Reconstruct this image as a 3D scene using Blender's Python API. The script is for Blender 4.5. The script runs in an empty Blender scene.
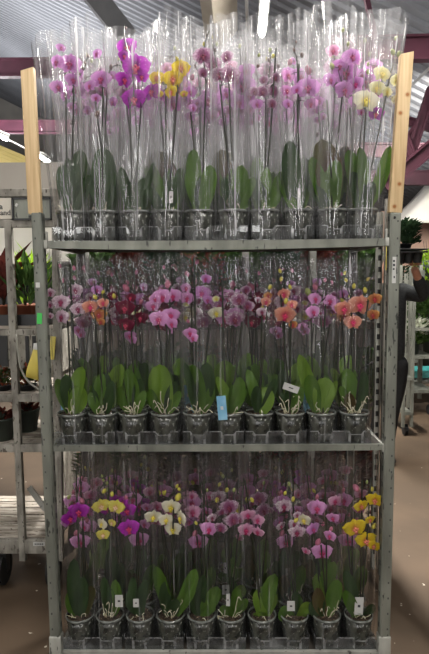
import bpy, bmesh, math, random
from mathutils import Vector, Matrix, noise as mnoise
SC = bpy.context.scene
COL = SC.collection
R = random.Random(7)
PI = math.pi

# ------------------------------------------------------------------ camera
CC = Vector((0.0161, -2.0264, 1.6512))
PITCH, YAW, ROLL, FOC = 0.0827, -0.01082, -0.00686, 547.5
fw = Vector((math.sin(YAW)*math.cos(PITCH), math.cos(YAW)*math.cos(PITCH), -math.sin(PITCH)))
up0 = Vector((math.sin(YAW)*math.sin(PITCH), math.cos(YAW)*math.sin(PITCH), math.cos(PITCH)))
rt0 = Vector((math.cos(YAW), -math.sin(YAW), 0))
rt = rt0*math.cos(ROLL) + up0*math.sin(ROLL)
up = up0*math.cos(ROLL) - rt0*math.sin(ROLL)
cam = bpy.data.objects.new('camera', bpy.data.cameras.new('camera'))
COL.objects.link(cam)
m3 = Matrix((rt, up, -fw)).transposed()
cam.matrix_world = Matrix.Translation(CC) @ m3.to_4x4()
cam.data.sensor_width = 36
cam.data.lens = FOC/654*36
cam.data.clip_start = 0.05; cam.data.clip_end = 200
SC.camera = cam

def at(px, py, Y):
    """world point on the vertical plane y = Y that the photo shows at (px, py)"""
    d = fw + rt*((px-214.5)/FOC) - up*((py-327)/FOC)
    return CC + d*((Y-CC.y)/d.y)
def scl(Y): return (Y-CC.y)/FOC           # metres per pixel at depth plane Y

# ------------------------------------------------------------------ materials
def lin(c):
    return tuple(((v/255)/12.92 if v/255 <= .04045 else ((v/255+.055)/1.055)**2.4) for v in c)
def newmat(name):
    m = bpy.data.materials.new(name); m.use_nodes = True
    nt = m.node_tree; nt.nodes.clear()
    return m, nt, nt.nodes, nt.links
def node(N, t, **k):
    n = N.new(t)
    for a, b in k.items(): setattr(n, a, b)
    return n
def ramp(N, stops):
    r = N.new('ShaderNodeValToRGB'); e = r.color_ramp.elements
    while len(e) < len(stops): e.new(.5)
    for i, (p, c) in enumerate(stops):
        e[i].position = p; e[i].color = (*c[:3], 1)
    return r
def surf(name, c1, c2=None, scale=8, stretch=(1,1,1), rough=.6, metal=0, bump=0, detail=4, lo=.35, hi=.65, c3=None, p3=.7, s3=40, spec=.5, coat=0, trans=0):
    """noise mottled principled material; c3 adds small spots"""
    m, nt, N, L = newmat(name)
    out = N.new('ShaderNodeOutputMaterial'); b = N.new('ShaderNodeBsdfPrincipled')
    b.inputs['Roughness'].default_value = rough; b.inputs['Metallic'].default_value = metal
    b.inputs['Specular IOR Level'].default_value = spec
    b.inputs['Coat Weight'].default_value = coat
    L.new(b.outputs[0], out.inputs[0])
    c2 = c2 or c1
    tc = N.new('ShaderNodeTexCoord'); mp = N.new('ShaderNodeMapping'); mp.inputs['Scale'].default_value = stretch
    L.new(tc.outputs['Object'], mp.inputs[0])
    nz = N.new('ShaderNodeTexNoise'); nz.inputs['Scale'].default_value = scale; nz.inputs['Detail'].default_value = detail
    L.new(mp.outputs[0], nz.inputs['Vector'])
    r = ramp(N, [(lo, lin(c1)), (hi, lin(c2))]); L.new(nz.outputs[0], r.inputs[0])
    col = r.outputs[0]
    if c3:
        n2 = N.new('ShaderNodeTexNoise'); n2.inputs['Scale'].default_value = s3; n2.inputs['Detail'].default_value = 2
        L.new(mp.outputs[0], n2.inputs['Vector'])
        r2 = ramp(N, [(p3, (0,0,0)), (p3+.03, (1,1,1))]); L.new(n2.outputs[0], r2.inputs[0])
        mx = N.new('ShaderNodeMix'); mx.data_type = 'RGBA'
        L.new(r2.outputs[0], mx.inputs[0]); L.new(col, mx.inputs[6]); mx.inputs[7].default_value = (*lin(c3), 1)
        col = mx.outputs[2]
    L.new(col, b.inputs['Base Color'])
    if bump:
        bp = N.new('ShaderNodeBump'); bp.inputs['Strength'].default_value = bump; bp.inputs['Distance'].default_value = .01
        L.new(nz.outputs[0], bp.inputs['Height']); L.new(bp.outputs[0], b.inputs['Normal'])
    if trans:
        t = N.new('ShaderNodeBsdfTranslucent'); L.new(col, t.inputs[0])
        ms = N.new('ShaderNodeMixShader'); ms.inputs[0].default_value = trans
        L.new(b.outputs[0], ms.inputs[1]); L.new(t.outputs[0], ms.inputs[2]); L.new(ms.outputs[0], out.inputs[0])
    return m

def petal_mat(name, edge, mid, core, vein=None, vstr=0., r0=.12, r1=.45, r2=.9, spots=0.):
    """colour by distance from the flower centre; flowers are modelled with radius 1 in their XZ plane"""
    m, nt, N, L = newmat(name)
    out = N.new('ShaderNodeOutputMaterial'); b = N.new('ShaderNodeBsdfPrincipled')
    b.inputs['Roughness'].default_value = .55; b.inputs['Specular IOR Level'].default_value = .3
    tc = N.new('ShaderNodeTexCoord'); ln = node(N, 'ShaderNodeVectorMath', operation='LENGTH')
    L.new(tc.outputs['Object'], ln.inputs[0])
    nz = N.new('ShaderNodeTexNoise'); nz.inputs['Scale'].default_value = 5
    L.new(tc.outputs['Object'], nz.inputs['Vector'])
    ad = node(N, 'ShaderNodeMath', operation='MULTIPLY_ADD'); ad.inputs[1].default_value = .25
    L.new(nz.outputs[0], ad.inputs[0]); L.new(ln.outputs['Value'], ad.inputs[2])
    r = ramp(N, [(r0+.1, lin(core)), (r1+.1, lin(mid)), (min(1, r2+.1), lin(edge))])
    L.new(ad.outputs[0], r.inputs[0]); col = r.outputs[0]
    if vein:
        sep = N.new('ShaderNodeSeparateXYZ'); L.new(tc.outputs['Object'], sep.inputs[0])
        an = node(N, 'ShaderNodeMath', operation='ARCTAN2'); L.new(sep.outputs[0], an.inputs[0]); L.new(sep.outputs[2], an.inputs[1])
        w = N.new('ShaderNodeTexNoise'); w.inputs['Scale'].default_value = 1; w.inputs['Detail'].default_value = 2
        cb = N.new('ShaderNodeCombineXYZ')
        k = node(N, 'ShaderNodeMath', operation='MULTIPLY'); k.inputs[1].default_value = 9
        L.new(an.outputs[0], k.inputs[0]); L.new(k.outputs[0], cb.inputs[0])
        k2 = node(N, 'ShaderNodeMath', operation='MULTIPLY'); k2.inputs[1].default_value = 2.5 + spots
        L.new(ln.outputs['Value'], k2.inputs[0]); L.new(k2.outputs[0], cb.inputs[1])
        L.new(cb.outputs[0], w.inputs['Vector'])
        r3 = ramp(N, [(.46, (0,0,0)), (.58, (vstr, vstr, vstr))]); L.new(w.outputs[0], r3.inputs[0])
        mx = N.new('ShaderNodeMix'); mx.data_type = 'RGBA'
        L.new(r3.outputs[0], mx.inputs[0]); L.new(col, mx.inputs[6]); mx.inputs[7].default_value = (*lin(vein), 1)
        col = mx.outputs[2]
    L.new(col, b.inputs['Base Color'])
    t = N.new('ShaderNodeBsdfTranslucent'); L.new(col, t.inputs[0])
    ms = N.new('ShaderNodeMixShader'); ms.inputs[0].default_value = .35
    L.new(b.outputs[0], ms.inputs[1]); L.new(t.outputs[0], ms.inputs[2]); L.new(ms.outputs[0], out.inputs[0])
    return m

def film_mat(name, haze_lo, haze_hi, tint=(.97,.97,.97), gl=.5, rough=.12, bump=.5, stretch=.022, scale=34, glint=.3, base=.04):
    m, nt, N, L = newmat(name)
    out = N.new('ShaderNodeOutputMaterial')
    tr = N.new('ShaderNodeBsdfTransparent'); tr.inputs[0].default_value = (*tint, 1)
    df = N.new('ShaderNodeBsdfDiffuse'); df.inputs[0].default_value = (.85,.85,.87,1)
    tl = N.new('ShaderNodeBsdfTranslucent'); tl.inputs[0].default_value = (.85,.85,.87,1)
    gs = N.new('ShaderNodeBsdfGlossy'); gs.inputs['Roughness'].default_value = rough
    tc = N.new('ShaderNodeTexCoord'); mp = N.new('ShaderNodeMapping'); mp.inputs['Scale'].default_value = (1,1,stretch)
    oi = N.new('ShaderNodeObjectInfo'); va = node(N, 'ShaderNodeVectorMath', operation='ADD')
    L.new(tc.outputs['Object'], va.inputs[0]); L.new(oi.outputs['Random'], va.inputs[1]); L.new(va.outputs[0], mp.inputs[0])
    nz = N.new('ShaderNodeTexNoise'); nz.inputs['Scale'].default_value = scale; nz.inputs['Detail'].default_value = 1.5
    L.new(mp.outputs[0], nz.inputs['Vector'])
    r = ramp(N, [(.42, (haze_lo,)*3), (.72, (haze_hi,)*3)]); L.new(nz.outputs[0], r.inputs[0])
    mq = N.new('ShaderNodeMapping'); mq.inputs['Scale'].default_value = (1,1,stretch*.35); L.new(va.outputs[0], mq.inputs[0])
    n2 = N.new('ShaderNodeTexNoise'); n2.inputs['Scale'].default_value = scale*2.6; n2.inputs['Detail'].default_value = 1; L.new(mq.outputs[0], n2.inputs['Vector'])
    rs = ramp(N, [(.66, (0,0,0)), (.72, (glint,)*3)]); L.new(n2.outputs[0], rs.inputs[0])  # pale streaks painted in as highlights along the film creases
    hs = node(N, 'ShaderNodeMath', operation='ADD'); hs.use_clamp = True; L.new(r.outputs[0], hs.inputs[0]); L.new(rs.outputs[0], hs.inputs[1])
    bp = N.new('ShaderNodeBump'); bp.inputs['Strength'].default_value = bump; bp.inputs['Distance'].default_value = .006
    L.new(nz.outputs[0], bp.inputs['Height'])
    L.new(bp.outputs[0], gs.inputs['Normal'])
    ds = N.new('ShaderNodeMixShader'); ds.inputs[0].default_value = .5
    L.new(df.outputs[0], ds.inputs[1]); L.new(tl.outputs[0], ds.inputs[2])
    m1 = N.new('ShaderNodeMixShader'); L.new(hs.outputs[0], m1.inputs[0]); L.new(tr.outputs[0], m1.inputs[1]); L.new(ds.outputs[0], m1.inputs[2])
    lw = N.new('ShaderNodeLayerWeight'); lw.inputs[0].default_value = .5; L.new(bp.outputs[0], lw.inputs['Normal'])
    pw = node(N, 'ShaderNodeMath', operation='POWER'); pw.inputs[1].default_value = 3; L.new(lw.outputs['Facing'], pw.inputs[0])
    ma = node(N, 'ShaderNodeMath', operation='MULTIPLY_ADD'); ma.inputs[1].default_value = gl; ma.inputs[2].default_value = base
    ma.use_clamp = True
    L.new(pw.outputs[0], ma.inputs[0])
    m2 = N.new('ShaderNodeMixShader'); L.new(ma.outputs[0], m2.inputs[0]); L.new(m1.outputs[0], m2.inputs[1]); L.new(gs.outputs[0], m2.inputs[2])
    L.new(m2.outputs[0], out.inputs[0])
    return m

def emit_mat(name, c, s):
    m, nt, N, L = newmat(name)
    out = N.new('ShaderNodeOutputMaterial'); e = N.new('ShaderNodeEmission')
    e.inputs[0].default_value = (*lin(c), 1); e.inputs[1].default_value = s
    L.new(e.outputs[0], out.inputs[0]); return m

M = {}
M['film'] = film_mat('clear sleeve film', .0, .05, gl=.55, rough=.10, glint=.24, base=.022)
M['film_top'] = film_mat('hazy sleeve film top', .03, .24, gl=.7, rough=.08, glint=.40)  # haze raised to imitate the brightly lit top-shelf sleeves
M['tray_glint'] = film_mat('whitened tray edge', .2, .5, tint=(.9,.92,.92), gl=.9, rough=.1, bump=.1, stretch=1, scale=30, glint=0)  # rim whitened in its colour to stand in for highlights
M['tray'] = film_mat('clear tray plastic', .03, .20, tint=(.84,.87,.87), gl=.8, rough=.1, bump=.3, stretch=1, scale=12, glint=.1)
M['steel'] = surf('galvanised steel', (102,104,96), (136,138,128), 14, (1,1,.25), .48, .35, .15, c3=(60,62,58), p3=.66, s3=55)
M['slot'] = surf('slot shade', (58,60,56), (70,72,68), 8, rough=.7)
M['steel_light'] = surf('pale galvanised steel', (150,150,142), (178,178,170), 16, (1,1,.3), .5, .3, .1, c3=(84,84,80), p3=.66, s3=50)
M['steel_worn'] = surf('worn grey painted steel', (104,100,92), (160,156,146), 18, (1,1,.4), .7, .0, .2, c3=(84,78,70), p3=.62, s3=60)
M['board'] = surf('dark shelf board', (52,47,42), (74,66,58), 6, (1,8,1), .8)
M['deck'] = surf('weathered whitish deck board', (138,128,116), (196,188,176), 12, (.6,3,1), .85, 0, .2, c3=(90,78,66), p3=.62, s3=30)
M['black'] = surf('black plastic', (22,23,24), (34,35,36), 8, rough=.45)
M['rubber'] = surf('black rubber', (20,20,20), (32,31,30), 8, rough=.8)
M['bark'] = surf('bark chips', (30,24,19), (96,78,60), 90, rough=.9, bump=.8, c3=(170,150,120), p3=.66, s3=120)
M['pot'] = surf('smoky clear pot', (26,28,25), (72,74,66), 45, (1,1,.7), .25, 0, .3, c3=(150,152,144), p3=.66, s3=90, coat=.4)
M['rim'] = surf('clear pot rim', (84,88,84), (140,144,138), 30, rough=.2, coat=.5)
M['leaf_dark'] = surf('dark orchid leaf', (44,70,40), (74,104,56), 9, (1,1,.4), .38, trans=.15, coat=.2)
M['leaf_mid'] = surf('green orchid leaf', (74,112,38), (114,152,60), 9, (1,1,.4), .36, trans=.18, coat=.2)
M['leaf_lime'] = surf('bright orchid leaf', (112,150,48), (142,174,68), 9, (1,1,.4), .4, trans=.2, coat=.2)
M['leaf_red'] = surf('reddish orchid leaf', (96,70,48), (104,108,58), 9, (1,1,.6), .4, trans=.15)
M['stem'] = surf('dark orchid stem', (22,25,18), (46,50,30), 30, rough=.6)
M['root'] = surf('pale aerial root', (192,184,148), (222,218,196), 40, rough=.7)
M['white_card'] = surf('white card', (186,186,182), (206,206,202), 6, rough=.6)
M['ink'] = surf('dark print', (40,42,48), rough=.7)
M['blue_card'] = surf('light blue tag', (104,158,190), (134,184,208), 20, rough=.5)
M['yellow_card'] = surf('pale yellow paper', (226,206,92), (236,222,124), 6, rough=.7, trans=.2)
M['green_card'] = surf('bright green sticker', (60,190,80), rough=.5)
M['bud_yellow'] = surf('yellow bud', (196,184,60), (214,204,96), 30, rough=.5)
M['bud_pink'] = surf('pink bud', (166,84,112), (196,120,144), 30, rough=.5)
M['bud_dark'] = surf('dark bud', (88,60,62), (110,84,74), 30, rough=.5)
M['bud_green'] = surf('green bud', (140,150,84), (168,176,110), 30, rough=.5)
M['floor'] = surf('brown dusty concrete', (70,56,41), (88,71,54), 1.6, rough=.75, bump=.05, c3=(196,188,172), p3=.715, s3=22)
M['maroon'] = surf('maroon painted steel', (66,32,44), (80,40,54), 3, rough=.55)
M['roof_trim'] = surf('dark grey rafter', (70,70,72), (86,86,88), 3, rough=.6)
M['beige'] = surf('beige roof duct', (150,140,124), (166,156,138), 2, rough=.7)
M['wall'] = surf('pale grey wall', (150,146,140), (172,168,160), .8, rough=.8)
M['yellow_panel'] = surf('yellow ribbed sheet', (196,178,104), (216,198,128), 2, rough=.6)
M['canopy'] = surf('white canopy cloth', (226,224,216), (240,238,232), 1, rough=.8, trans=.3)
M['terra'] = surf('brown plastic pot', (140,80,58), (160,96,70), 8, rough=.5)
M['green_pot'] = surf('dark green plastic pot', (48,56,50), (62,70,62), 8, rough=.5)
M['teal'] = surf('teal tray', (92,178,176), rough=.5)
M['fol_green'] = surf('mid green foliage', (56,82,42), (80,108,54), 20, rough=.85, spec=.15, trans=.2)
M['fol_dark'] = surf('dark green foliage', (34,52,36), (50,70,46), 20, rough=.85, spec=.15, trans=.1)
M['fol_lime'] = surf('lime foliage', (150,196,40), (184,218,72), 20, rough=.85, spec=.15, trans=.3)
M['fol_red'] = surf('dark red foliage', (74,38,34), (104,52,44), 20, rough=.85, spec=.15, trans=.1)
M['fol_mix'] = surf('red and green foliage', (58,80,42), (140,70,54), 26, rough=.85, spec=.15, trans=.1, lo=.45, hi=.6)
M['fol_white'] = surf('white blossom', (214,218,200), (236,238,226), 20, rough=.6, trans=.3)
M['cord'] = surf('grey cord', (150,148,138), rough=.6)
M['skin'] = surf('skin', (186,134,112), (198,146,122), 10, rough=.55)
M['hair'] = surf('dark hair', (44,36,30), (60,50,42), 60, rough=.6)
M['sweater'] = surf('charcoal sweater', (30,32,33), (44,46,47), 60, rough=.9, bump=.2)
M['trousers'] = surf('black trousers', (14,14,16), (22,22,24), 30, rough=.85)
M['shoe'] = surf('dark shoe', (26,24,23), (40,38,36), 10, rough=.5)
M['lamp'] = emit_mat('lamp tube', (255,250,240), 14)
M['lamp_house'] = surf('white lamp housing', (190,190,188), rough=.5)
M['screen_wall'] = surf('grey cardboard', (150,144,136), (160,154,146), 2, rough=.8)

# pine with its knots where they are
def pine(name, knots):
    m, nt, N, L = newmat(name)
    out = N.new('ShaderNodeOutputMaterial'); b = N.new('ShaderNodeBsdfPrincipled'); b.inputs['Roughness'].default_value = .65
    L.new(b.outputs[0], out.inputs[0])
    tc = N.new('ShaderNodeTexCoord'); mp = N.new('ShaderNodeMapping'); mp.inputs['Scale'].default_value = (1,1,.05)
    L.new(tc.outputs['Object'], mp.inputs[0])
    nz = N.new('ShaderNodeTexNoise'); nz.inputs['Scale'].default_value = 90; nz.inputs['Detail'].default_value = 3
    L.new(mp.outputs[0], nz.inputs[0])
    r = ramp(N, [(.3, lin((206,174,128))), (.7, lin((234,206,162)))]); L.new(nz.outputs[0], r.inputs[0]); col = r.outputs[0]
    for k in knots:
        s = node(N, 'ShaderNodeVectorMath', operation='DISTANCE'); L.new(tc.outputs['Object'], s.inputs[0]); s.inputs[1].default_value = k
        rr = ramp(N, [(.004, (1,1,1)), (.0095, (0,0,0))]); L.new(s.outputs['Value'], rr.inputs[0])
        mx = N.new('ShaderNodeMix'); mx.data_type = 'RGBA'; L.new(rr.outputs[0], mx.inputs[0]); L.new(col, mx.inputs[6])
        mx.inputs[7].default_value = (*lin((168,104,52)), 1); col = mx.outputs[2]
    L.new(col, b.inputs['Base Color'])
    return m

# petals
PK = {
 'lilac':   petal_mat('lilac petals', (216,156,216), (200,124,200), (150,50,120), (232,190,230), .35),
 'magenta': petal_mat('magenta petals', (206,78,208), (178,38,180), (112,10,90), (120,20,128), .35),
 'yellow':  petal_mat('yellow petals', (246,224,64), (242,212,48), (200,110,70), (214,170,30), .3),
 'lemon':   petal_mat('lemon petals', (222,210,90), (212,200,80), (206,150,90), (236,230,150), .4),
 'white':   petal_mat('white petals', (238,234,216), (234,228,196), (214,190,80), (246,244,236), .3),
 'cream':   petal_mat('cream petals', (236,234,196), (226,222,140), (200,180,70), (244,242,222), .3),
 'stripe':  petal_mat('veined petals', (232,214,228), (168,112,150), (120,40,80), (118,44,92), .75, r1=.5, spots=1.5),
 'pink':    petal_mat('pink petals', (234,172,226), (220,144,208), (160,40,96), (238,190,230), .35),
 'burgundy':petal_mat('burgundy petals', (122,26,62), (104,18,50), (150,60,80), (84,12,38), .4),
 'salmon':  petal_mat('salmon petals', (238,184,160), (228,148,126), (190,56,96), (210,96,84), .3),
 'amber':   petal_mat('amber petals', (222,178,104), (200,128,84), (150,40,50), (188,84,60), .5),
 'blotch':  petal_mat('blotched petals', (242,230,238), (230,206,222), (110,20,66), (150,66,118), .55, spots=1),
 'blush':   petal_mat('blush petals', (236,196,220), (222,160,196), (170,50,100), (196,116,160), .4),
}
LIPC = {'lilac':(150,36,96),'magenta':(176,30,84),'yellow':(206,110,90),'lemon':(216,170,140),'white':(214,184,60),'cream':(206,178,70),
 'stripe':(110,30,60),'pink':(160,28,84),'burgundy':(160,36,70),'salmon':(196,48,92),'amber':(150,40,50),'blotch':(120,24,66),'blush':(150,30,80)}
LM = {k: surf(k+' lip', c, tuple(min(255,int(v*1.25+14)) for v in c), 40, rough=.5) for k, c in LIPC.items()}

# ------------------------------------------------------------------ mesh helpers
def obj(name, bm, mat, parent=None, loc=None, smooth=True, kind=None, label=None):
    me = bpy.data.meshes.new(name); bm.to_mesh(me); bm.free()
    if smooth: me.shade_smooth()
    if name == 'leaf': me.set_sharp_from_angle(angle=.8)
    for x in (mat if isinstance(mat, (list, tuple)) else [mat]): me.materials.append(x)
    o = bpy.data.objects.new(name, me); COL.objects.link(o)
    if parent: o.parent = parent
    if loc is not None: o.location = loc
    if kind: o['kind'] = kind
    if label: o['label'] = label
    return o
def thing(name, label, cat, loc=(0,0,0), rz=0, group=None):
    o = bpy.data.objects.new(name, None); COL.objects.link(o); o.empty_display_size = .05
    o.location = loc; o.rotation_euler = (0,0,rz)
    return tag(o, label, cat, group)
def tag(o, label, cat, group=None):
    o['label'] = label; o['category'] = cat
    if group: o['group'] = group
    return o
def copy_tree(o, parent=None):
    c = o.copy(); COL.objects.link(c); c.parent = parent
    for ch in o.children: copy_tree(ch, c)
    return c
def box(bm, c, s, rot=None, bev=0):
    mt = Matrix.Translation(c) @ (rot.to_4x4() if rot else Matrix()) @ Matrix.Diagonal((*s, 1))
    r = bmesh.ops.create_cube(bm, size=1, matrix=mt)
    if bev:
        es = list({e for v in r['verts'] for e in v.link_edges})
        bmesh.ops.bevel(bm, geom=es, offset=bev, segments=2, affect='EDGES', profile=.5)
def beam(bm, a, b, w, h, bev=0, side=Vector((0,-1,0))):
    """box from a to b, w wide across the view, h deep"""
    a = Vector(a); b = Vector(b); d = b-a; z = d.normalized()
    y = (side - z*side.dot(z)).normalized(); x = y.cross(z)
    box(bm, (a+b)/2, (w, h, d.length), Matrix((x, y, z)).transposed(), bev)
def tube(bm, pts, rad, n=6, closed=False):
    pts = [Vector(p) for p in pts]
    rings = []
    for i, p in enumerate(pts):
        t = (pts[min(i+1, len(pts)-1)] - pts[max(i-1, 0)]).normalized()
        s = Vector((0,1,0)) if abs(t.y) < .9 else Vector((1,0,0))
        x = t.cross(s).normalized(); y = t.cross(x)
        r = rad[i] if isinstance(rad, (list, tuple)) else rad
        rings.append([bm.verts.new(p + x*math.cos(2*PI*k/n)*r + y*math.sin(2*PI*k/n)*r) for k in range(n)])
    for a, b in zip(rings, rings[1:]):
        for k in range(n): bm.faces.new((a[k], a[(k+1) % n], b[(k+1) % n], b[k]))
    bm.faces.new(rings[0][::-1]); bm.faces.new(rings[-1])
def lathe(bm, prof, n=24, c=(0,0,0), cap=False):
    rings = []
    for r, z in prof:
        rings.append([bm.verts.new((c[0]+r*math.cos(2*PI*k/n), c[1]+r*math.sin(2*PI*k/n), c[2]+z)) for k in range(n)])
    for a, b in zip(rings, rings[1:]):
        for k in range(n): bm.faces.new((a[k], a[(k+1) % n], b[(k+1) % n], b[k]))
    if cap:
        bm.faces.new(rings[0][::-1]); bm.faces.new(rings[-1])
def curve_pts(p, n=8):
    """Catmull-Rom through points p"""
    p = [Vector(q) for q in p]; out = []
    q = [p[0]*2-p[1]] + p + [p[-1]*2-p[-2]]
    for i in range(1, len(q)-2):
        for k in range(n):
            t = k/n
            out.append(.5*((2*q[i]) + (q[i+1]-q[i-1])*t + (2*q[i-1]-5*q[i]+4*q[i+1]-q[i+2])*t*t + (-q[i-1]+3*q[i]-3*q[i+1]+q[i+2])*t**3))
    out.append(p[-1]); return out

# ------------------------------------------------------------------ flower templates (radius 1, facing -Y)
def petal(bm, ang, L_, W, cup=.15, r0=.05, wid=.8, twist=0, nu=7, nv=4):
    """ang from up, clockwise seen from the front"""
    g = []
    for i in range(nu+1):
        u = i/nu; row = []
        w = W*(math.sin(PI*min(1, u**wid*.94+.03)))**.55 if u < 1 else 0
        w = max(w, .02)
        for j in range(-nv, nv+1):
            v = j/nv
            x = v*w; z = r0 + u*(L_-r0)*(1-.10*v*v)
            y = cup*(u*u*.9 - .5*u) + .12*abs(v)**2*w + .03*math.sin(5*u+3*v)
            y += twist*v*w
            ca, sa = math.cos(ang), math.sin(ang)
            row.append(bm.verts.new((x*ca + z*sa, -y if False else y*.9-.02, z*ca - x*sa)))
        g.append(row)
    for a, b in zip(g, g[1:]):
        for k in range(2*nv): bm.faces.new((a[k], a[k+1], b[k+1], b[k]))
FM = {}
def flower_mesh(kind, v):
    key = (kind, v)
    if key in FM: return FM[key]
    rr = random.Random(hash(v)*31+5)
    bm = bmesh.new()
    d = .06*v
    petal(bm, d, .82, .28, .2)                       # dorsal sepal
    petal(bm, PI*.78+d, .84, .27, .16); petal(bm, -PI*.78-d*.5, .84, .27, .16)
    bm2 = bm
    for s in (-1, 1):                                # the two broad petals, in front
        b0 = len(bm.verts)
        petal(bm2, s*(PI*.42+.05*v), 1.0, .555, .34, wid=.66)
        bm.verts.ensure_lookup_table()
        for q in bm.verts[b0:]: q.co.y -= .05
    me = bpy.data.meshes.new('petals'); bm.to_mesh(me); bm.free(); me.shade_smooth(); me.materials.append(PK[kind])
    bm = bmesh.new()                                 # lip: column, two side lobes, a tongue
    bmesh.ops.create_uvsphere(bm, u_segments=8, v_segments=6, radius=1, matrix=Matrix.Translation((0,-.14,.02)) @ Matrix.Diagonal((.09,.16,.1,1)))
    for s in (-1, 1):
        bmesh.ops.create_uvsphere(bm, u_segments=8, v_segments=6, radius=1, matrix=Matrix.Translation((s*.13,-.16,-.10)) @ Matrix.Rotation(s*.6, 4, 'Y') @ Matrix.Diagonal((.09,.05,.15,1)))
    bmesh.ops.create_cone(bm, segments=8, radius1=.05, radius2=.17, depth=.34, cap_ends=True, matrix=Matrix.Translation((0,-.2,-.28)) @ Matrix.Rotation(.35, 4, 'X') @ Matrix.Diagonal((1,.4,-1,1)))
    ml = bpy.data.meshes.new('lip'); bm.to_mesh(ml); bm.free(); ml.shade_smooth(); ml.materials.append(LM[kind])
    FM[key] = (me, ml); return FM[key]
def bud_mesh(mat):
    bm = bmesh.new()
    bmesh.ops.create_uvsphere(bm, u_segments=8, v_segments=8, radius=1)
    for v in bm.verts:
        k = 1 - .22*max(0, v.co.z); v.co.x *= k*.82; v.co.y *= k*.82
        a = math.atan2(v.co.y, v.co.x); f = 1-.06*abs(math.sin(1.5*a)); v.co.x *= f; v.co.y *= f
    me = bpy.data.meshes.new('bud'); bm.to_mesh(me); bm.free(); me.shade_smooth(); me.materials.append(mat); return me
BUD = {k: bud_mesh(M['bud_'+k]) for k in ('yellow','pink','dark','green')}

# shared pot, bark
PS = Matrix.Diagonal((1.09,1.09,1.2,1))
bm = bmesh.new()
lathe(bm, [(.036,0),(.040,.004),(.0455,.05),(.050,.088),(.0485,.088),(.044,.05),(.036,.006)], 28)
POT = bpy.data.meshes.new('pot')
for f in bm.faces: f.smooth = True
bmesh.ops.create_circle(bm, cap_ends=True, segments=28, radius=.037, matrix=Matrix.Translation((0,0,.003)))
bm.transform(PS); bm.to_mesh(POT); bm.free(); POT.materials.append(M['pot'])
bm = bmesh.new(); lathe(bm, [(.0488,.086),(.0525,.086),(.0535,.09),(.0525,.0935),(.0485,.0935),(.0480,.089),(.0488,.086)], 28)
RIM = bpy.data.meshes.new('rim'); bm.transform(PS); bm.to_mesh(RIM); bm.free(); RIM.shade_smooth(); RIM.materials.append(M['rim'])
bm = bmesh.new()
lathe(bm, [(.0425,.05),(.0465,.079),(.030,.083),(.012,.085)], 20, cap=True)
rb = random.Random(3)
for i in range(40):
    a = rb.random()*2*PI; r = rb.random()**.5*.040
    box(bm, (r*math.cos(a), r*math.sin(a), .083+rb.random()*.006), (.012*rb.uniform(.5,1.2), .006, .005), Matrix.Rotation(rb.random()*3, 3, 'Z') @ Matrix.Rotation(rb.uniform(-.5,.5), 3, 'X'))
BARK = bpy.data.meshes.new('bark_mix'); bm.transform(PS); bm.to_mesh(BARK); bm.free(); BARK.materials.append(M['bark'])

def inst(name, me, parent, mat=None, label=None):
    o = bpy.data.objects.new(name, me); COL.objects.link(o); o.parent = parent
    if mat is not None: o.matrix_local = mat
    if label: o['label'] = label
    return o

def leaf_bm(base, tip, w, bow, tw):
    """strap leaf from base to tip, w wide (m); bow: how far it swells toward the viewer"""
    bm = bmesh.new(); base = Vector(base); tip = Vector(tip); d = tip-base; Ln = d.length; z = d.normalized()
    side = Vector((0,-1,0)); side = (side - z*side.dot(z)).normalized(); x = side.cross(z)
    x, side = x*math.cos(tw)+side*math.sin(tw), side*math.cos(tw)-x*math.sin(tw)
    nu, nv = 18, 3; g = []; cv = R.uniform(-.012,.012); dr = R.uniform(0,.012)
    for i in range(nu+1):
        u = i/nu
        ww = w/2*1.12*((.30+.70*math.sin(PI/2*u/.6)) if u < .6 else math.sqrt(max(0, 1-((u-.6)/.4)**2))) + .0008
        row = []
        for j in range(-nv, nv+1):
            v = j/nv
            p = base + d*u + side*(bow*math.sin(PI*u*.8) - .18*ww*(1-abs(v))*1.0 + .1*ww) + x*(v*ww + cv*math.sin(PI*u)) + Vector((0,-dr*u*u,0))
            p += side*(.05*ww*math.sin(9*u+4*v))
            row.append(bm.verts.new(p))
        g.append(row)
    for a, b in zip(g, g[1:]):
        for k in range(2*nv): bm.faces.new((a[k], a[k+1], b[k+1], b[k]))
    bmesh.ops.solidify(bm, geom=bm.faces[:], thickness=.0012)
    return bm

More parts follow.
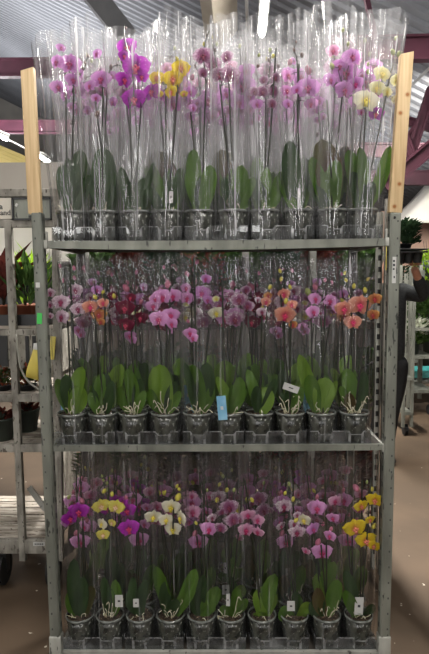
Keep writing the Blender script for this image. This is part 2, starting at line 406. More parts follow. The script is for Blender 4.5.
def sleeve_bm(H, top, hw, hd, seed, flare=1.0):
    """clear film cone: from the pot foot up to an open wavy mouth at height H; top = (dx, dy) of the mouth"""
    rr = random.Random(seed)
    ph = [rr.random()*2*PI for _ in range(10)]
    nz_, na = 34, 72; bm = bmesh.new(); g = []
    for i in range(nz_+1):
        t = i/nz_; row = []
        e = min(1, t*7.5)
        up_ = t**.85
        for k in range(na):
            a = 2*PI*k/na
            ca, sa = math.cos(a), math.sin(a)
            rx = .0585 + (hw-.0585)*up_; ry = .0585 + (hd-.0585)*up_
            # welded seams at the two sides pull the film flat
            n = 2 + 0.0*t
            seam = math.exp(-((abs(ca)-1)**2)/.0008)
            amp = (.001 + .0075*t)*e
            f = amp*(.55*math.sin(5*a+ph[0]+2.2*t) + .5*math.sin(9*a+ph[1]-3*t) + .45*(abs(math.sin(6.5*a+ph[2]+1.5*t))-.5)*1.4 + .12*math.sin(17*a+ph[3]+2*t))
            f += amp*.3*math.sin(3*t*PI+ph[4]+2*a)
            x = ca*(rx+f+seam*.007*e); y = sa*(ry+f)
            z = .012 + t*(H-.012)
            z += t**6*(.016*math.sin(a+ph[5]) + .007*math.sin(2*a+ph[6]) + .002*math.sin(5*a+ph[7]))
            y += .012*t*t*math.sin(2*ca*2+ph[8])
            row.append(bm.verts.new((x + top[0]*t**1.2, y + top[1]*t, z)))
        g.append(row)
    for a, b in zip(g, g[1:]):
        for k in range(na): bm.faces.new((a[k], a[(k+1) % na], b[(k+1) % na], b[k]))
    return bm

def seg(a, b, t): return Vector(a).lerp(Vector(b), t)

ROWS = [.065, .187, .309, .431]
SHELF_PY = {'top': 240.5, 'middle': 445.5, 'bottom': 651.5}
ZS = {k: at(215, v, 0).z for k, v in SHELF_PY.items()}      # top face of each shelf lip
TRAY_H = .004

def make_orchid(shelf, px, fl, st, lf, bud=(), tip=(), roots=1, tagc=None, slv=None, label='', seed=0):
    rr = random.Random(seed*17+11)
    Y0 = ROWS[0]; sc = scl(Y0)
    zb = ZS[shelf] + TRAY_H
    x0 = at(px, SHELF_PY[shelf]-6, Y0).x
    root = thing('potted_orchid', label, 'orchid', (x0, Y0, zb))
    O = Vector((x0, Y0, zb))
    def loc(qx, qy, dy=0): return at(qx, qy, Y0+dy) - O
    p = inst('pot', POT, root); inst('rim', RIM, p)
    inst('bark_mix', BARK, root)
    base = Vector((0,0,.101))
    # stems with their stakes
    tops = []
    for i, s in enumerate(st):
        t = loc(s[0], s[1], s[2] if len(s) > 2 else rr.uniform(-.012, .012)); b = base + Vector((rr.uniform(-.012,.012), rr.uniform(-.01,.01), 0))
        mid = seg(b, t, .5) + Vector((rr.uniform(-.004,.004), rr.uniform(-.006,.006), 0))
        bm = bmesh.new(); tube(bm, curve_pts([b-Vector((0,0,.01)), mid, t], 6), .0032, 6)
        obj('flower_stem', bm, M['stem'], root); tops.append((b, t))
    def nearest(q):
        best = None
        for b, t in tops:
            zz = min(max((q.z+.012-b.z)/(t.z-b.z), .3), 1); w = seg(b, t, zz); d = (w-q).length
            if best is None or d < best[0]: best = (d, w)
        return best[1]
    if tip:                                           # arching spray that carries the buds
        pts = [loc(*q) for q in tip]; pts = [nearest(pts[0])] + pts
        bm = bmesh.new(); cp = curve_pts(pts, 5); tube(bm, cp, [.0027*(1-.4*i/len(cp)) for i in range(len(cp))], 5)
        obj('flower_spray', bm, M['stem'], root)
    # flowers and their stalks
    for i, f in enumerate(fl):
        qx, qy, r, kind = f[:4]; yaw = f[4] if len(f) > 4 else rr.uniform(-.6, .6)
        dy = f[5] if len(f) > 5 else rr.uniform(-.03, .012)
        q = loc(qx, qy, dy); rad = r*sc*1.12
        me, ml = flower_mesh(kind, rr.randrange(3)-1)
        mt = Matrix.Translation(q) @ Matrix.Rotation(yaw, 4, 'Z') @ Matrix.Rotation(rr.uniform(-.12,.30), 4, 'X') @ Matrix.Rotation(rr.uniform(-.22,.22), 4, 'Y') @ Matrix.Diagonal((rad, rad, rad, 1))
        fo = inst('flower', me, root, mt); inst('lip', ml, fo)
        n_ = nearest(q); bk = q + Vector((0,.012,0))
        bm = bmesh.new(); tube(bm, curve_pts([n_, seg(n_, bk, .5)+Vector((0,0,.006)), bk], 3), .0013, 5); obj('flower_stalk', bm, M['stem'], root)
    for i, f in enumerate(bud):
        qx, qy, r, kind = f[:4]; q = loc(qx, qy, rr.uniform(-.01,.01)); rad = r*sc
        inst('bud', BUD[kind], root, Matrix.Translation(q) @ Matrix.Rotation(rr.uniform(-.6,.6), 4, 'Y') @ Matrix.Diagonal((rad, rad, rad*1.15, 1)))
        if tip:
            n_ = min(cp, key=lambda c: (c-q).length)
        else: n_ = nearest(q)
        bm = bmesh.new(); tube(bm, [n_, q], .001, 4); obj('bud_stalk', bm, M['stem'], root)
    # leaves
    for i, f in enumerate(lf):
        tx, ty, w, tone = f[:4]
        t = loc(tx, ty, rr.uniform(-.02, .012)); b = base + Vector((rr.uniform(-.008,.008), rr.uniform(-.012,.006), -.008))
        b.x += t.x*.12
        obj('leaf', leaf_bm(b, t, w*sc*1.1, rr.uniform(.004,.016), rr.uniform(-.45,.45)), M['leaf_'+tone], root)
    # aerial roots
    for i in range(roots*2 if roots > 1 else 1):
        a = rr.uniform(-1, 1); h = rr.uniform(.012, .035) if roots < 3 else rr.uniform(.02, .085)
        p0 = Vector((a*.012, -.015, .101)); pp = [p0]
        for j in range(4): pp.append(pp[-1] + Vector((a*.009+rr.uniform(-.009,.009), rr.uniform(-.010,.002), h*.33*rr.uniform(.2,1.3) if (j < 3 or i % 2) else -.010)))
        bm = bmesh.new(); tube(bm, curve_pts(pp, 4), .0015, 5); obj('aerial_root', bm, M['root'], root)
    if tagc:                                          # stick-in label
        qx, qy, w, h, mt, tl = tagc; q = loc(qx, qy, -.068 if mt == 'blue_card' else -.032)
        bm = bmesh.new(); rot = Matrix.Rotation(tl, 3, 'Y')
        box(bm, q, (w*sc, .0012, h*sc), rot, .0005); tg = obj('plant_label', bm, M[mt], root, smooth=False)
        bm = bmesh.new(); box(bm, q+Vector((0,-.001,0)), (w*sc*.3, .0008, h*sc*.14), rot); obj('print', bm, M['white_card'] if mt == 'blue_card' else M['ink'], tg, smooth=False)
    # clear film sleeve
    sx, sy, shw = slv
    t = loc(sx, sy, -.01 if shelf == 'top' else 0)
    obj('sleeve', sleeve_bm(t.z, (t.x, t.y), shw*sc, .058 if shelf == 'top' else .052, seed), M['film_top' if shelf == 'top' else 'film'], root)
    return root

D, Mi, Li, Re = 'dark', 'mid', 'lime', 'red'
TOP = [
 dict(px=72, fl=[(61,48,5,'lilac',.6),(57,62,8,'lilac'),(70,64,11,'lilac',0),(58,87,8,'lilac'),(73,80,8,'lilac'),(79,74,6,'lilac',-.6)], st=[(66,92),(74,88)],
      tip=[(72,92),(78,78),(84,70),(87,58)], bud=[(88,56,1.5,'dark'),(85,63,1.5,'dark'),(83,69,2,'dark'),(79,74,2,'dark')], lf=[(82,150,17,D),(62,165,13,D),(90,175,10,D),(68,158,9,D)], roots=2, slv=(54,43,19),
      label='pale lilac orchid at left end of the front row, top shelf'),
 dict(px=104, fl=[(97,54,6,'lilac'),(101,79,10,'lilac',0),(90,86,7,'lilac'),(112,76,6,'lilac'),(113,102,6,'lilac',-.7),(96,98,5,'lilac')], st=[(103,88),(107,95)],
      tip=[(104,88),(110,70),(117,65),(121,66)], bud=[(111,67,2.4,'dark'),(97,114,3,'dark'),(117,65,1.4,'dark')], lf=[(104,148,21,D),(90,180,9,D),(117,182,9,D),(113,165,12,D)], roots=2, slv=(92,24,18),
      label='dusty lilac orchid, top shelf front row, between pale lilac and deep magenta ones'),
 dict(px=136, fl=[(127,47,10,'magenta',.1),(124,56,6,'magenta',.5),(136,67,14,'magenta',0),(124,80,9,'magenta',.7),(134,99,12,'magenta',0),(152,92,10,'magenta',-.4),(142,77,7,'magenta')], st=[(130,108),(141,108)],
      tip=[(134,90),(130,60),(124,36),(126,28)], bud=[(126,28,1.5,'dark'),(122,62,1.5,'dark')], lf=[(122,168,9,D),(155,162,6,D),(130,182,10,D),(146,178,9,D),(140,190,10,D)], roots=1, slv=(134,30,28),
      label='deep magenta orchid with stacked large blooms, top shelf front row'),
 dict(px=168, fl=[(157,78,8,'yellow'),(173,79,10,'yellow',0),(181,68,9,'yellow'),(171,92,7,'yellow'),(184,94,4,'yellow'),(160,94,4,'yellow')], st=[(166,88),(178,82)],
      tip=[(178,82),(178,65),(177,60)], bud=[(177,59,2.2,'yellow'),(179,64,1.8,'yellow')], lf=[(153,165,8,Mi),(182,168,11,D),(148,188,9,D),(172,180,12,D),(176,190,8,Mi)], roots=1, tagc=(171,197,4,11,'white_card',.05), slv=(171,20,15),
      label='bright yellow orchid in front row of the top shelf'),
 dict(px=200, fl=[(203,56,10,'stripe',0),(213,64,9,'stripe'),(203,73,6,'stripe',.6),(190,92,7,'lilac',.5),(193,108,5,'lilac',.7)], st=[(206,84),(190,104)],
      tip=[(206,80),(204,55),(207,36),(211,30)], bud=[(204,44,1.8,'yellow'),(211,40,1.5,'dark'),(207,35,1.3,'dark')], lf=[(194,150,13,Mi),(211,166,13,Mi),(187,172,10,Mi),(203,175,10,D)], roots=1, slv=(199,22,16),
      label='purple veined orchid, top shelf front row, directly right of the yellow one'),
 dict(px=233, fl=[(219,75,9,'stripe',.2),(230,75,10,'stripe',-.1),(227,57,7,'stripe')], st=[(220,84),(229,82)],
      tip=[(222,84),(216,62),(214,50),(212,40)], bud=[(212,38,1.8,'yellow'),(217,44,2,'green'),(215,50,1.8,'dark')], lf=[(241,166,15,Mi),(224,178,11,D),(254,178,10,Mi),(250,202,8,Mi),(232,190,10,D)], roots=2, slv=(229,22,17),
      label='veined orchid with three blooms above a broad green leaf, top shelf front row'),
 dict(px=265, fl=[(263,92,7,'stripe'),(273,91,8,'stripe'),(254,92,6,'stripe',.5),(276,78,6,'stripe',-.5),(264,80,5,'stripe'),(257,104,6,'lilac'),(272,104,6,'stripe')], st=[(266,95),(276,48)],
      tip=[(268,88),(270,66),(271,52)], bud=[(270,50,2,'green'),(273,56,2,'yellow'),(259,55,1.8,'green'),(258,66,2,'dark'),(278,66,2,'dark'),(269,60,2,'dark')], lf=[(253,178,10,D),(278,176,10,Mi),(266,168,9,Mi),(259,192,9,Mi)], roots=2, slv=(263,23,17),
      label='small-flowered veined orchid, top shelf front row, below the bright strip lamp'),
 dict(px=298, fl=[(288,76,8,'pink',.5),(287,91,7,'pink',.3),(308,88,12,'lilac',-.1),(311,104,7,'pink',-.4),(297,90,6,'lilac'),(288,104,6,'lilac')], st=[(299,64),(297,100)],
      tip=[(298,90),(297,60),(294,50),(296,43)], bud=[(290,62,3,'pink'),(308,70,4,'pink'),(294,50,1.8,'dark'),(302,55,2.4,'dark'),(296,42,1.4,'dark')], lf=[(289,141,16,D),(279,172,13,Mi),(301,178,12,D),(306,188,8,Mi)], roots=2, tagc=(299,200,3,22,'white_card',0), slv=(295,18,16),
      label='pink and lilac orchid with two round pink buds, top shelf front row'),
 dict(px=332, fl=[(346,73,13,'lilac',0),(352,57,10,'lilac'),(340,66,8,'lilac'),(330,80,8,'lilac',.5),(344,90,10,'lilac'),(356,84,8,'lilac',-.5),(333,51,7,'blush')], st=[(343,88),(327,100)],
      tip=[(344,80),(344,50),(343,30)], bud=[(343,30,2,'green'),(348,44,2,'green'),(332,66,3,'green')], lf=[(321,140,24,Re),(310,158,14,Mi),(336,160,14,Mi),(320,172,14,Mi),(308,185,10,D)], roots=2, slv=(332,13,23),
      label='full lilac orchid over a broad reddish-brown leaf, top shelf front row'),
 dict(px=362, fl=[(366,101,13,'white',0),(382,74,9,'cream',.2),(377,88,8,'cream'),(387,92,6,'cream'),(397,80,7,'cream',-.4),(397,99,6,'cream',-.5),(376,114,8,'magenta',-.3),(361,112,5,'lilac',.5)], st=[(366,108),(391,70)],
      tip=[(391,72),(397,50),(397,40)], bud=[(396,38,2.2,'green'),(393,52,3,'green'),(399,54,3,'green'),(368,72,2.4,'green'),(368,64,2,'green')], lf=[(348,150,13,Mi),(358,148,11,Mi),(390,146,10,Mi),(372,182,10,D),(352,172,12,D)], roots=1, slv=(385,15,21),
      label='creamy white orchid at right end of front row, top shelf'),
]
MID = [
 dict(px=73, fl=[(50,293,6,'blotch',.7),(50,305,5,'blotch',.8),(61,302,9,'blotch',.1),(76,290,8,'blotch'),(62,317,9,'blotch'),(78,309,8,'blotch',0),(50,316,4,'blotch',.6)], st=[(70,264),(64,268)],
      tip=[(66,300),(58,270),(60,264)], bud=[(60,266,2,'pink'),(74,268,2.2,'pink'),(64,280,2.4,'pink')], lf=[(58,378,10,Mi),(84,366,15,Li),(81,385,15,Li),(67,374,12,D)], roots=3, slv=(68,254,17),
      label='white orchid blotched with purple, left end of middle shelf front row'),
 dict(px=104, fl=[(90,307,8,'salmon'),(99,315,8,'amber',0),(103,303,6,'salmon'),(97,290,6,'lilac'),(101,322,5,'amber')], st=[(95,318),(105,296)],
      bud=[(95,297,2.6,'yellow'),(103,292,2,'yellow'),(94,282,1.8,'dark')], tip=[(98,300),(94,282)], lf=[(102,372,10,Mi),(94,382,9,D),(113,380,9,D),(90,392,8,Mi)], roots=3, slv=(100,255,17),
      label='amber and salmon orchid in front row of the middle shelf, beside the burgundy one'),
 dict(px=134, fl=[(125,308,10,'burgundy',0),(126,325,9,'burgundy'),(141,318,8,'burgundy',-.6),(131,298,6,'burgundy'),(113,296,6,'burgundy')], st=[(116,270),(131,324)],
      tip=[(120,300),(112,280),(108,271)], bud=[(109,272,3,'dark'),(126,288,4,'pink'),(114,296,2.4,'yellow'),(141,302,2.4,'pink')], lf=[(128,368,11,Mi),(140,378,10,D),(120,386,9,Mi),(146,390,8,Mi)], roots=4, slv=(132,254,17),
      label='dark burgundy orchid in front row of the middle shelf'),
 dict(px=166, fl=[(162,297,10,'pink',.1),(173,296,9,'pink',-.2),(153,306,8,'pink',.4),(159,319,10,'pink',0),(171,315,9,'pink'),(172,324,7,'pink',-.5),(155,299,6,'pink')], st=[(170,267),(167,325)],
      tip=[(166,300),(162,270),(158,260)], bud=[(168,284,4,'pink'),(175,266,2,'dark'),(152,266,1.6,'dark')], lf=[(160,364,22,Li),(150,388,9,Mi),(175,380,9,D),(180,390,7,Mi)], roots=3, slv=(164,255,17),
      label='clear pink orchid over a very broad olive leaf, middle shelf front row'),
 dict(px=198, fl=[(187,298,8,'pink',.3),(202,293,9,'lilac',0),(206,279,6,'lilac'),(190,333,7,'pink',0),(193,338,6,'pink',-.4),(186,288,6,'pink'),(208,300,6,'lilac',-.6)], st=[(194,258),(188,330)],
      tip=[(194,290),(188,280),(186,274)], bud=[(187,274,2.6,'pink'),(197,262,2.4,'pink'),(188,321,2,'pink')], lf=[(193,364,17,Mi),(207,362,14,D),(186,362,8,D),(212,385,8,Mi)], roots=4, slv=(196,254,16),
      label='pink orchid in front row of the middle shelf with one bloom hanging low'),
 dict(px=229, fl=[(216,313,8,'white',.2),(235,319,10,'stripe',0),(239,300,9,'stripe'),(248,306,7,'stripe',-.4),(231,296,6,'stripe'),(216,299,4,'cream'),(246,290,6,'stripe')], st=[(222,280),(242,320)],
      tip=[(224,300),(217,292)], bud=[(217,298,2,'green')], lf=[(216,376,9,Li),(240,376,11,Mi),(232,384,9,Mi),(246,388,10,Mi)], roots=2, tagc=(222,408,9,24,'blue_card',-.08), slv=(226,256,17),
      label='purple veined orchid with a light blue plant tag, middle shelf front row'),
 dict(px=259, fl=[(266,302,6,'salmon',.4),(262,312,6,'blotch'),(268,296,5,'amber'),(258,300,4,'blotch')], st=[(272,262),(262,316)],
      tip=[(266,300),(268,285)], bud=[(270,287,2.4,'yellow'),(262,308,2.2,'yellow')], lf=[(268,387,16,Li),(247,369,9,Mi),(256,385,9,D),(275,378,8,D),(257,436,9,Mi)], roots=1, slv=(258,254,16),
      label='small salmon orchid over one bright lime leaf, middle shelf front row'),
 dict(px=290, fl=[(285,315,11,'salmon',.1),(284,294,7,'salmon'),(292,305,6,'salmon',-.5),(293,325,5,'amber')], st=[(278,262),(291,322)],
      tip=[(282,300),(282,278),(284,264)], bud=[(286,301,3,'yellow'),(281,279,2.4,'yellow'),(280,271,2,'yellow'),(290,287,2.2,'yellow')], lf=[(288,388,10,D),(300,386,10,Mi),(280,392,7,D)], roots=6, tagc=(291,388,16,7,'white_card',.35), slv=(289,255,16),
      label='salmon orchid with yellow buds and tangled pale roots, middle shelf front row'),
 dict(px=321, fl=[(315,299,8,'pink',.5),(313,312,8,'pink',.4),(330,301,8,'pink',0),(339,308,7,'pink',-.3)], st=[(326,290),(321,318)],
      tip=[(322,300),(324,285),(318,272),(321,264)], bud=[(321,265,1.6,'dark'),(325,280,2,'pink'),(308,292,4,'green'),(315,287,3,'pink'),(332,282,1.6,'pink')], lf=[(299,354,11,Li),(325,377,18,Li),(308,374,13,Mi),(336,380,8,Li)], roots=2, slv=(320,254,17),
      label='pink orchid with a long leaf leaning out to one side, middle shelf front row'),
 dict(px=354, fl=[(360,305,12,'salmon',.1),(344,309,10,'salmon',.2),(353,322,9,'salmon',0),(375,299,7,'amber',-.5),(373,315,7,'amber',-.6)], st=[(351,286),(370,285)],
      tip=[(352,300),(346,285),(346,272)], bud=[(345,273,1.8,'yellow'),(354,286,2.4,'yellow'),(365,290,2.8,'yellow'),(368,279,2,'yellow'),(346,280,2,'yellow')], lf=[(346,368,13,Mi),(362,370,9,D),(348,392,9,Re),(340,385,7,Mi)], roots=7, slv=(358,255,17),
      label='large salmon orchid at right end of middle shelf front row'),
]
BOT = [
 dict(px=81, fl=[(79,511,11,'magenta',0),(70,518,9,'magenta',.3)], st=[(76,470),(83,515)], tip=[(77,500),(80,478),(83,476)], bud=[(71,504,3,'dark'),(82,501,3.4,'pink'),(69,497,2.4,'green'),(76,488,1.6,'dark')],
      lf=[(75,556,11,D),(92,584,13,Re),(71,588,11,Mi),(84,575,10,D)], roots=2, slv=(77,458,17), label='magenta orchid at left end of bottom shelf front row'),
 dict(px=111, fl=[(101,506,9,'lemon',.4),(116,507,9,'lemon',-.1),(102,524,7,'white'),(103,535,7,'lemon',.2),(112,523,5,'lemon')], st=[(108,466),(112,520)], tip=[(108,500),(104,485),(102,477)], bud=[(104,491,2.6,'yellow'),(112,494,2.6,'yellow'),(107,483,2,'green'),(103,480,1.6,'green'),(102,476,1.6,'green')],
      lf=[(104,576,9,D),(116,578,10,Mi),(110,585,8,D)], roots=5, tagc=(119,601,8,13,'white_card',0), slv=(107,456,17), label='lemon yellow orchid beside the end magenta one, bottom shelf front row'),
 dict(px=141, fl=[(127,510,10,'magenta',0),(129,528,11,'magenta',0),(123,502,6,'magenta')], st=[(136,482),(138,520)], tip=[(136,498),(128,480),(126,466)], bud=[(126,498,2.6,'pink'),(133,496,2,'dark')],
      lf=[(134,575,8,D),(147,577,9,D),(128,590,8,D)], roots=2, tagc=(136,603,6,9,'white_card',0), slv=(138,457,17), label='magenta orchid between the lemon yellow and the white one, bottom shelf front row'),
 dict(px=171, fl=[(153,517,9,'white',.3),(166,520,8,'white'),(171,507,10,'white',0),(173,529,9,'white',-.2),(181,518,10,'white',-1.0),(193,512,9,'blush',0,.05),(192,496,6,'blush',.1,.05)], st=[(161,520),(174,500)], tip=[(172,505),(176,490),(182,482)], bud=[(165,492,1.8,'yellow'),(178,497,4,'yellow'),(179,489,2.2,'yellow'),(177,486,2,'yellow'),(196,523,2,'yellow')],
      lf=[(157,565,13,Mi),(196,568,12,Mi),(176,596,10,D),(164,580,10,D)], roots=3, slv=(168,458,18), label='white orchid with cream throats in front row of the bottom shelf'),
 dict(px=202, fl=[(209,529,9,'pink',.2),(212,518,6,'blotch'),(221,528,7,'stripe',-.3)], st=[(204,480),(212,525)], tip=[(208,515),(206,495),(202,488)], bud=[(217,500,2.6,'yellow'),(207,490,1.8,'green')],
      lf=[(217,584,13,Mi),(206,596,13,Mi),(203,572,9,D),(192,590,8,D)], roots=1, slv=(201,457,17), label='single pink bloomed orchid beside the veined one, bottom shelf front row'),
 dict(px=231, fl=[(229,507,10,'stripe',0),(233,520,9,'stripe'),(222,512,6,'stripe',.5),(240,520,5,'stripe',-.5)], st=[(229,520),(244,478)], tip=[(231,510),(234,495),(234,490)], bud=[(234,490,2.2,'green')],
      lf=[(236,585,10,Mi),(223,602,11,Mi),(237,604,10,Mi),(246,596,8,Mi),(221,614,8,Mi)], roots=3, tagc=(228,600,4,13,'white_card',0), slv=(231,458,16), label='purple veined orchid over a short dense tuft of leaves, bottom shelf front row'),
 dict(px=262, fl=[(248,515,8,'blush',.1),(246,530,9,'blush',.3),(258,520,7,'blush',-.3),(258,532,7,'blush',-.5)], st=[(245,480),(249,525)], tip=[(247,510),(246,500)], bud=[(247,500,2.6,'yellow'),(252,500,2.6,'yellow')],
      lf=[(261,586,22,Li),(275,572,12,Mi),(258,609,13,Li)], roots=1, slv=(258,457,17), label='blush orchid over one big oval bright leaf, bottom shelf front row'),
 dict(px=294, fl=[(284,506,9,'blotch',.1),(281,526,6,'blotch',.6),(297,532,9,'blotch',0),(304,520,8,'white',-.6),(294,524,6,'blotch'),(306,551,5,'blush',-.6),(297,515,5,'blotch')], st=[(293,480),(286,520)], tip=[(294,510),(292,495),(288,484)], bud=[(285,493,2.2,'yellow'),(293,499,2.6,'yellow'),(296,520,2.8,'yellow'),(289,484,2.4,'green')],
      lf=[(281,605,13,Mi),(308,600,12,Li),(294,590,8,D)], roots=1, tagc=(291,606,8,11,'white_card',0), slv=(291,457,17), label='white and plum orchid hanging in a long spray, bottom shelf front row'),
 dict(px=326, fl=[(317,508,10,'pink',0),(322,552,11,'pink',0),(313,529,8,'lilac',.5),(335,501,8,'blush'),(333,518,7,'pink',-.4),(330,536,7,'pink',-.7)], st=[(325,474),(321,545)], tip=[(324,500),(328,480),(332,470)], bud=[(317,497,2.6,'pink'),(323,524,2.2,'pink'),(331,529,2.4,'pink'),(318,542,3.6,'pink')],
      lf=[(316,586,11,Re),(338,577,12,Mi),(326,596,9,D),(311,600,9,D)], roots=3, slv=(324,458,17), label='long-sprayed pink orchid beside the bright yellow one, bottom shelf front row'),
 dict(px=358, fl=[(355,528,12,'yellow',.1),(366,540,11,'yellow',0),(361,506,8,'yellow',.3),(375,500,9,'yellow',-.3),(374,546,7,'yellow',-.3),(370,520,6,'yellow')], st=[(371,478),(362,480)], tip=[(370,500),(372,489)], bud=[(372,489,2.4,'yellow'),(367,482,1.8,'green'),(374,526,3,'yellow'),(356,488,4,'pink')],
      lf=[(344,588,10,Mi),(372,602,11,D),(344,568,10,D),(352,610,9,Mi)], roots=2, tagc=(359,606,9,19,'white_card',.04), slv=(358,458,18), label='bright yellow orchid at right end of bottom shelf front row'),
]
FRONT = {}
n = 0
for sh, data in (('top', TOP), ('middle', MID), ('bottom', BOT)):
    FRONT[sh] = []
    for d in data:
        n += 1
        o = make_orchid(sh, seed=n, **d); o['group'] = 'orchids on the %s shelf' % sh
        FRONT[sh].append(o)

# rows behind: copies of the front ones
BACKSRC = {'top':    [(1,5,5,8,7,8,4,0,4,8), (0,4,1,5,8,6,7,5,1,0), (5,1,0,4,6,8,5,7,0,4)],
           'middle': [(5,0,4,2,5,3,2,0,5,1), (4,5,2,0,5,2,0,4,3,5), (0,2,5,4,0,5,3,2,4,0)],
           'bottom': [(8,0,8,6,8,7,5,8,6,8), (8,7,2,8,6,5,8,2,8,6), (6,8,7,5,8,6,8,7,2,8)]}
FCOL = {'top': ['pale lilac','dusty lilac','deep magenta','bright yellow','purple veined','three-bloomed veined','small-flowered veined','pink and lilac','full lilac','creamy white'],
 'middle': ['purple blotched white','amber','dark burgundy','clear pink','low-hanging pink','blue-tagged veined','small salmon','tangled-root salmon','long-leaved pink','large salmon'],
 'bottom': ['end magenta','lemon yellow','inner magenta','white','single-bloomed pink','purple veined','blush','white and plum','long-sprayed pink','bright yellow']}
OWN = {'top': ['pale lilac','dusty lilac','deep magenta','yellow','veined','veined','veined','pink and lilac','full lilac','cream'],
 'middle': ['blotched','amber','burgundy','pink','pink','veined','small salmon','salmon','pink','salmon'],
 'bottom': ['magenta','lemon','magenta','white','pink','veined','blush','plum and white','long-sprayed pink','yellow']}
ORD = ['second', 'third', 'last']
for sh in ('top', 'middle', 'bottom'):
    for r in range(3):
        for i in range(10):
            src = FRONT[sh][BACKSRC[sh][r][i]]
            c = copy_tree(src)
            fx = FRONT[sh][i].location.x
            c.location = (fx + R.uniform(-.006,.006), ROWS[r+1] + R.uniform(-.003,.003), src.location.z)
            c.rotation_euler = (0, 0, R.uniform(-.3,.3))
            c.scale = (1, 1, R.uniform(.95, 1.0) if sh != 'top' else R.uniform(.96,1.02))
            c['label'] = '%s orchid in %s row of %s shelf, behind the %s one' % (OWN[sh][BACKSRC[sh][r][i]], ORD[r], sh, FCOL[sh][i])

# ------------------------------------------------------------------ the trolley
def post_pts(side, y0, y1, Y):
    if side < 0: f = lambda y: 38 + (y-216)*.0435
    else: f = lambda y: 394.5 - (y-211)*.0256
    return at(f(y0), y0, Y), at(f(y1), y1, Y)
trolley = thing('plant_trolley', 'tall grey steel plant trolley with pine post extensions, loaded with sleeved orchids on three shelves', 'trolley', (0,.28,0))
TO = Vector((0,.28,0))
def sh_bm(bm):
    for v in bm.verts: v.co -= TO
    return bm
W = .041
ends = {}
for s in (-1, 1):
    a, b = post_pts(s, 213, 634, 0)
    ends[s] = (a, b)
    bm = bmesh.new()
    beam(bm, a, b, W, .034, .005)
    # folded channel edges
    beam(bm, a+Vector((-s*.012,-.0185,0)), b+Vector((-s*.012,-.0185,0)), .006, .004)
    nf = len(bm.faces)
    for k in range(26):                                  # the slots
        t = (k+.5)/26; p = seg(a, b, t) + Vector((s*.008,-.0172,0)); box(bm, p, (.005,.002,.007))
        box(bm, seg(a, b, t) + Vector((-s*W*.5-s*.0004, 0, .01)), (.0015,.012,.018))
    bm.faces.ensure_lookup_table()
    for f in bm.faces[nf:]: f.material_index = 1
    obj('post', sh_bm(bm), [M['steel'], M['slot']], trolley, smooth=False)
    a2 = b; b2 = Vector((b.x, b.y, .14))
    bm = bmesh.new(); beam(bm, a2+Vector((0,0,.0)), b2, W+.006, .04, .004); obj('post_socket', sh_bm(bm), M['steel_light'], trolley)
    # rear post
    ab, bb = Vector((s*.63,.53,1.9)), Vector((s*.63,.53,.14))
    bm = bmesh.new(); beam(bm, ab, bb, .036, .034, .005)
    nf = len(bm.faces)
    for k in range(34): box(bm, seg(ab, bb, (k+.5)/34)+Vector((0,-.0172,0)), (.012,.002,.022))
    bm.faces.ensure_lookup_table()
    for f in bm.faces[nf:]: f.material_index = 1
    obj('post', sh_bm(bm), [M['steel_light'], M['rubber']], trolley, smooth=False)
# pine extensions pushed into the front posts
wl = [at(28,70,0), at(35.6,214,0)]; wr = [at(406.2,54,0), at(394.5,213,0)]
def pinepost(a, b, knots, w):
    bm = bmesh.new(); a = Vector(a); b = Vector(b); beam(bm, a, b, w, .028, .002)
    for v in bm.verts:
        if v.co.z > a.z-.05: v.co.z += .012*(v.co.x-a.x)/w
    c = (a+b)/2
    for v in bm.verts: v.co -= c
    kk = [tuple(at(*q, -.014) - c) for q in knots]
    return obj('wooden_extension', bm, pine('pine wood', kk), trolley, loc=c-TO, label='pine lath pushed into the post')
pinepost(wl[0], wl[1], [], .046)
pinepost(wr[0], wr[1], [(407.5,94.5),(400.5,113),(399.5,184),(394.5,206.5)], .047)
# stickers
def sticker(px, py, w, h, mat, tl=0):
    c = at(px, py, -.0195); bm = bmesh.new(); box(bm, c, (w*scl(-.02), .0012, h*scl(-.02)), Matrix.Rotation(tl, 3, 'Y'))
    return obj('sticker', sh_bm(bm), M[mat], trolley, smooth=False)
sticker(37.8, 285, 4, 5, 'white_card'); g_ = sticker(39.5, 318.5, 5, 11, 'green_card', .05); g_['label'] = 'bright green sticker'
s_ = sticker(394, 270, 4, 26, 'white_card')
bm = bmesh.new()
for k, (dx, dy, w, h) in enumerate([(0,-9,1.8,2),(0,-5,2,2.2),(-.3,-1,1.6,1.8),(.2,7,1.2,2)]):
    c = at(394+dx, 270+dy, -.021); box(bm, c, (w*scl(0), .001, h*scl(0)))
obj('print', sh_bm(bm), M['ink'], s_, smooth=False)
s2 = at(394.5, 217.5, -.0185); bm = bmesh.new(); bmesh.ops.create_cone(bm, segments=12, radius1=.005, radius2=.005, depth=.003, cap_ends=True, matrix=Matrix.Translation(s2) @ Matrix.Rotation(PI/2, 4, 'X')); obj('bolt', sh_bm(bm), M['rubber'], trolley)
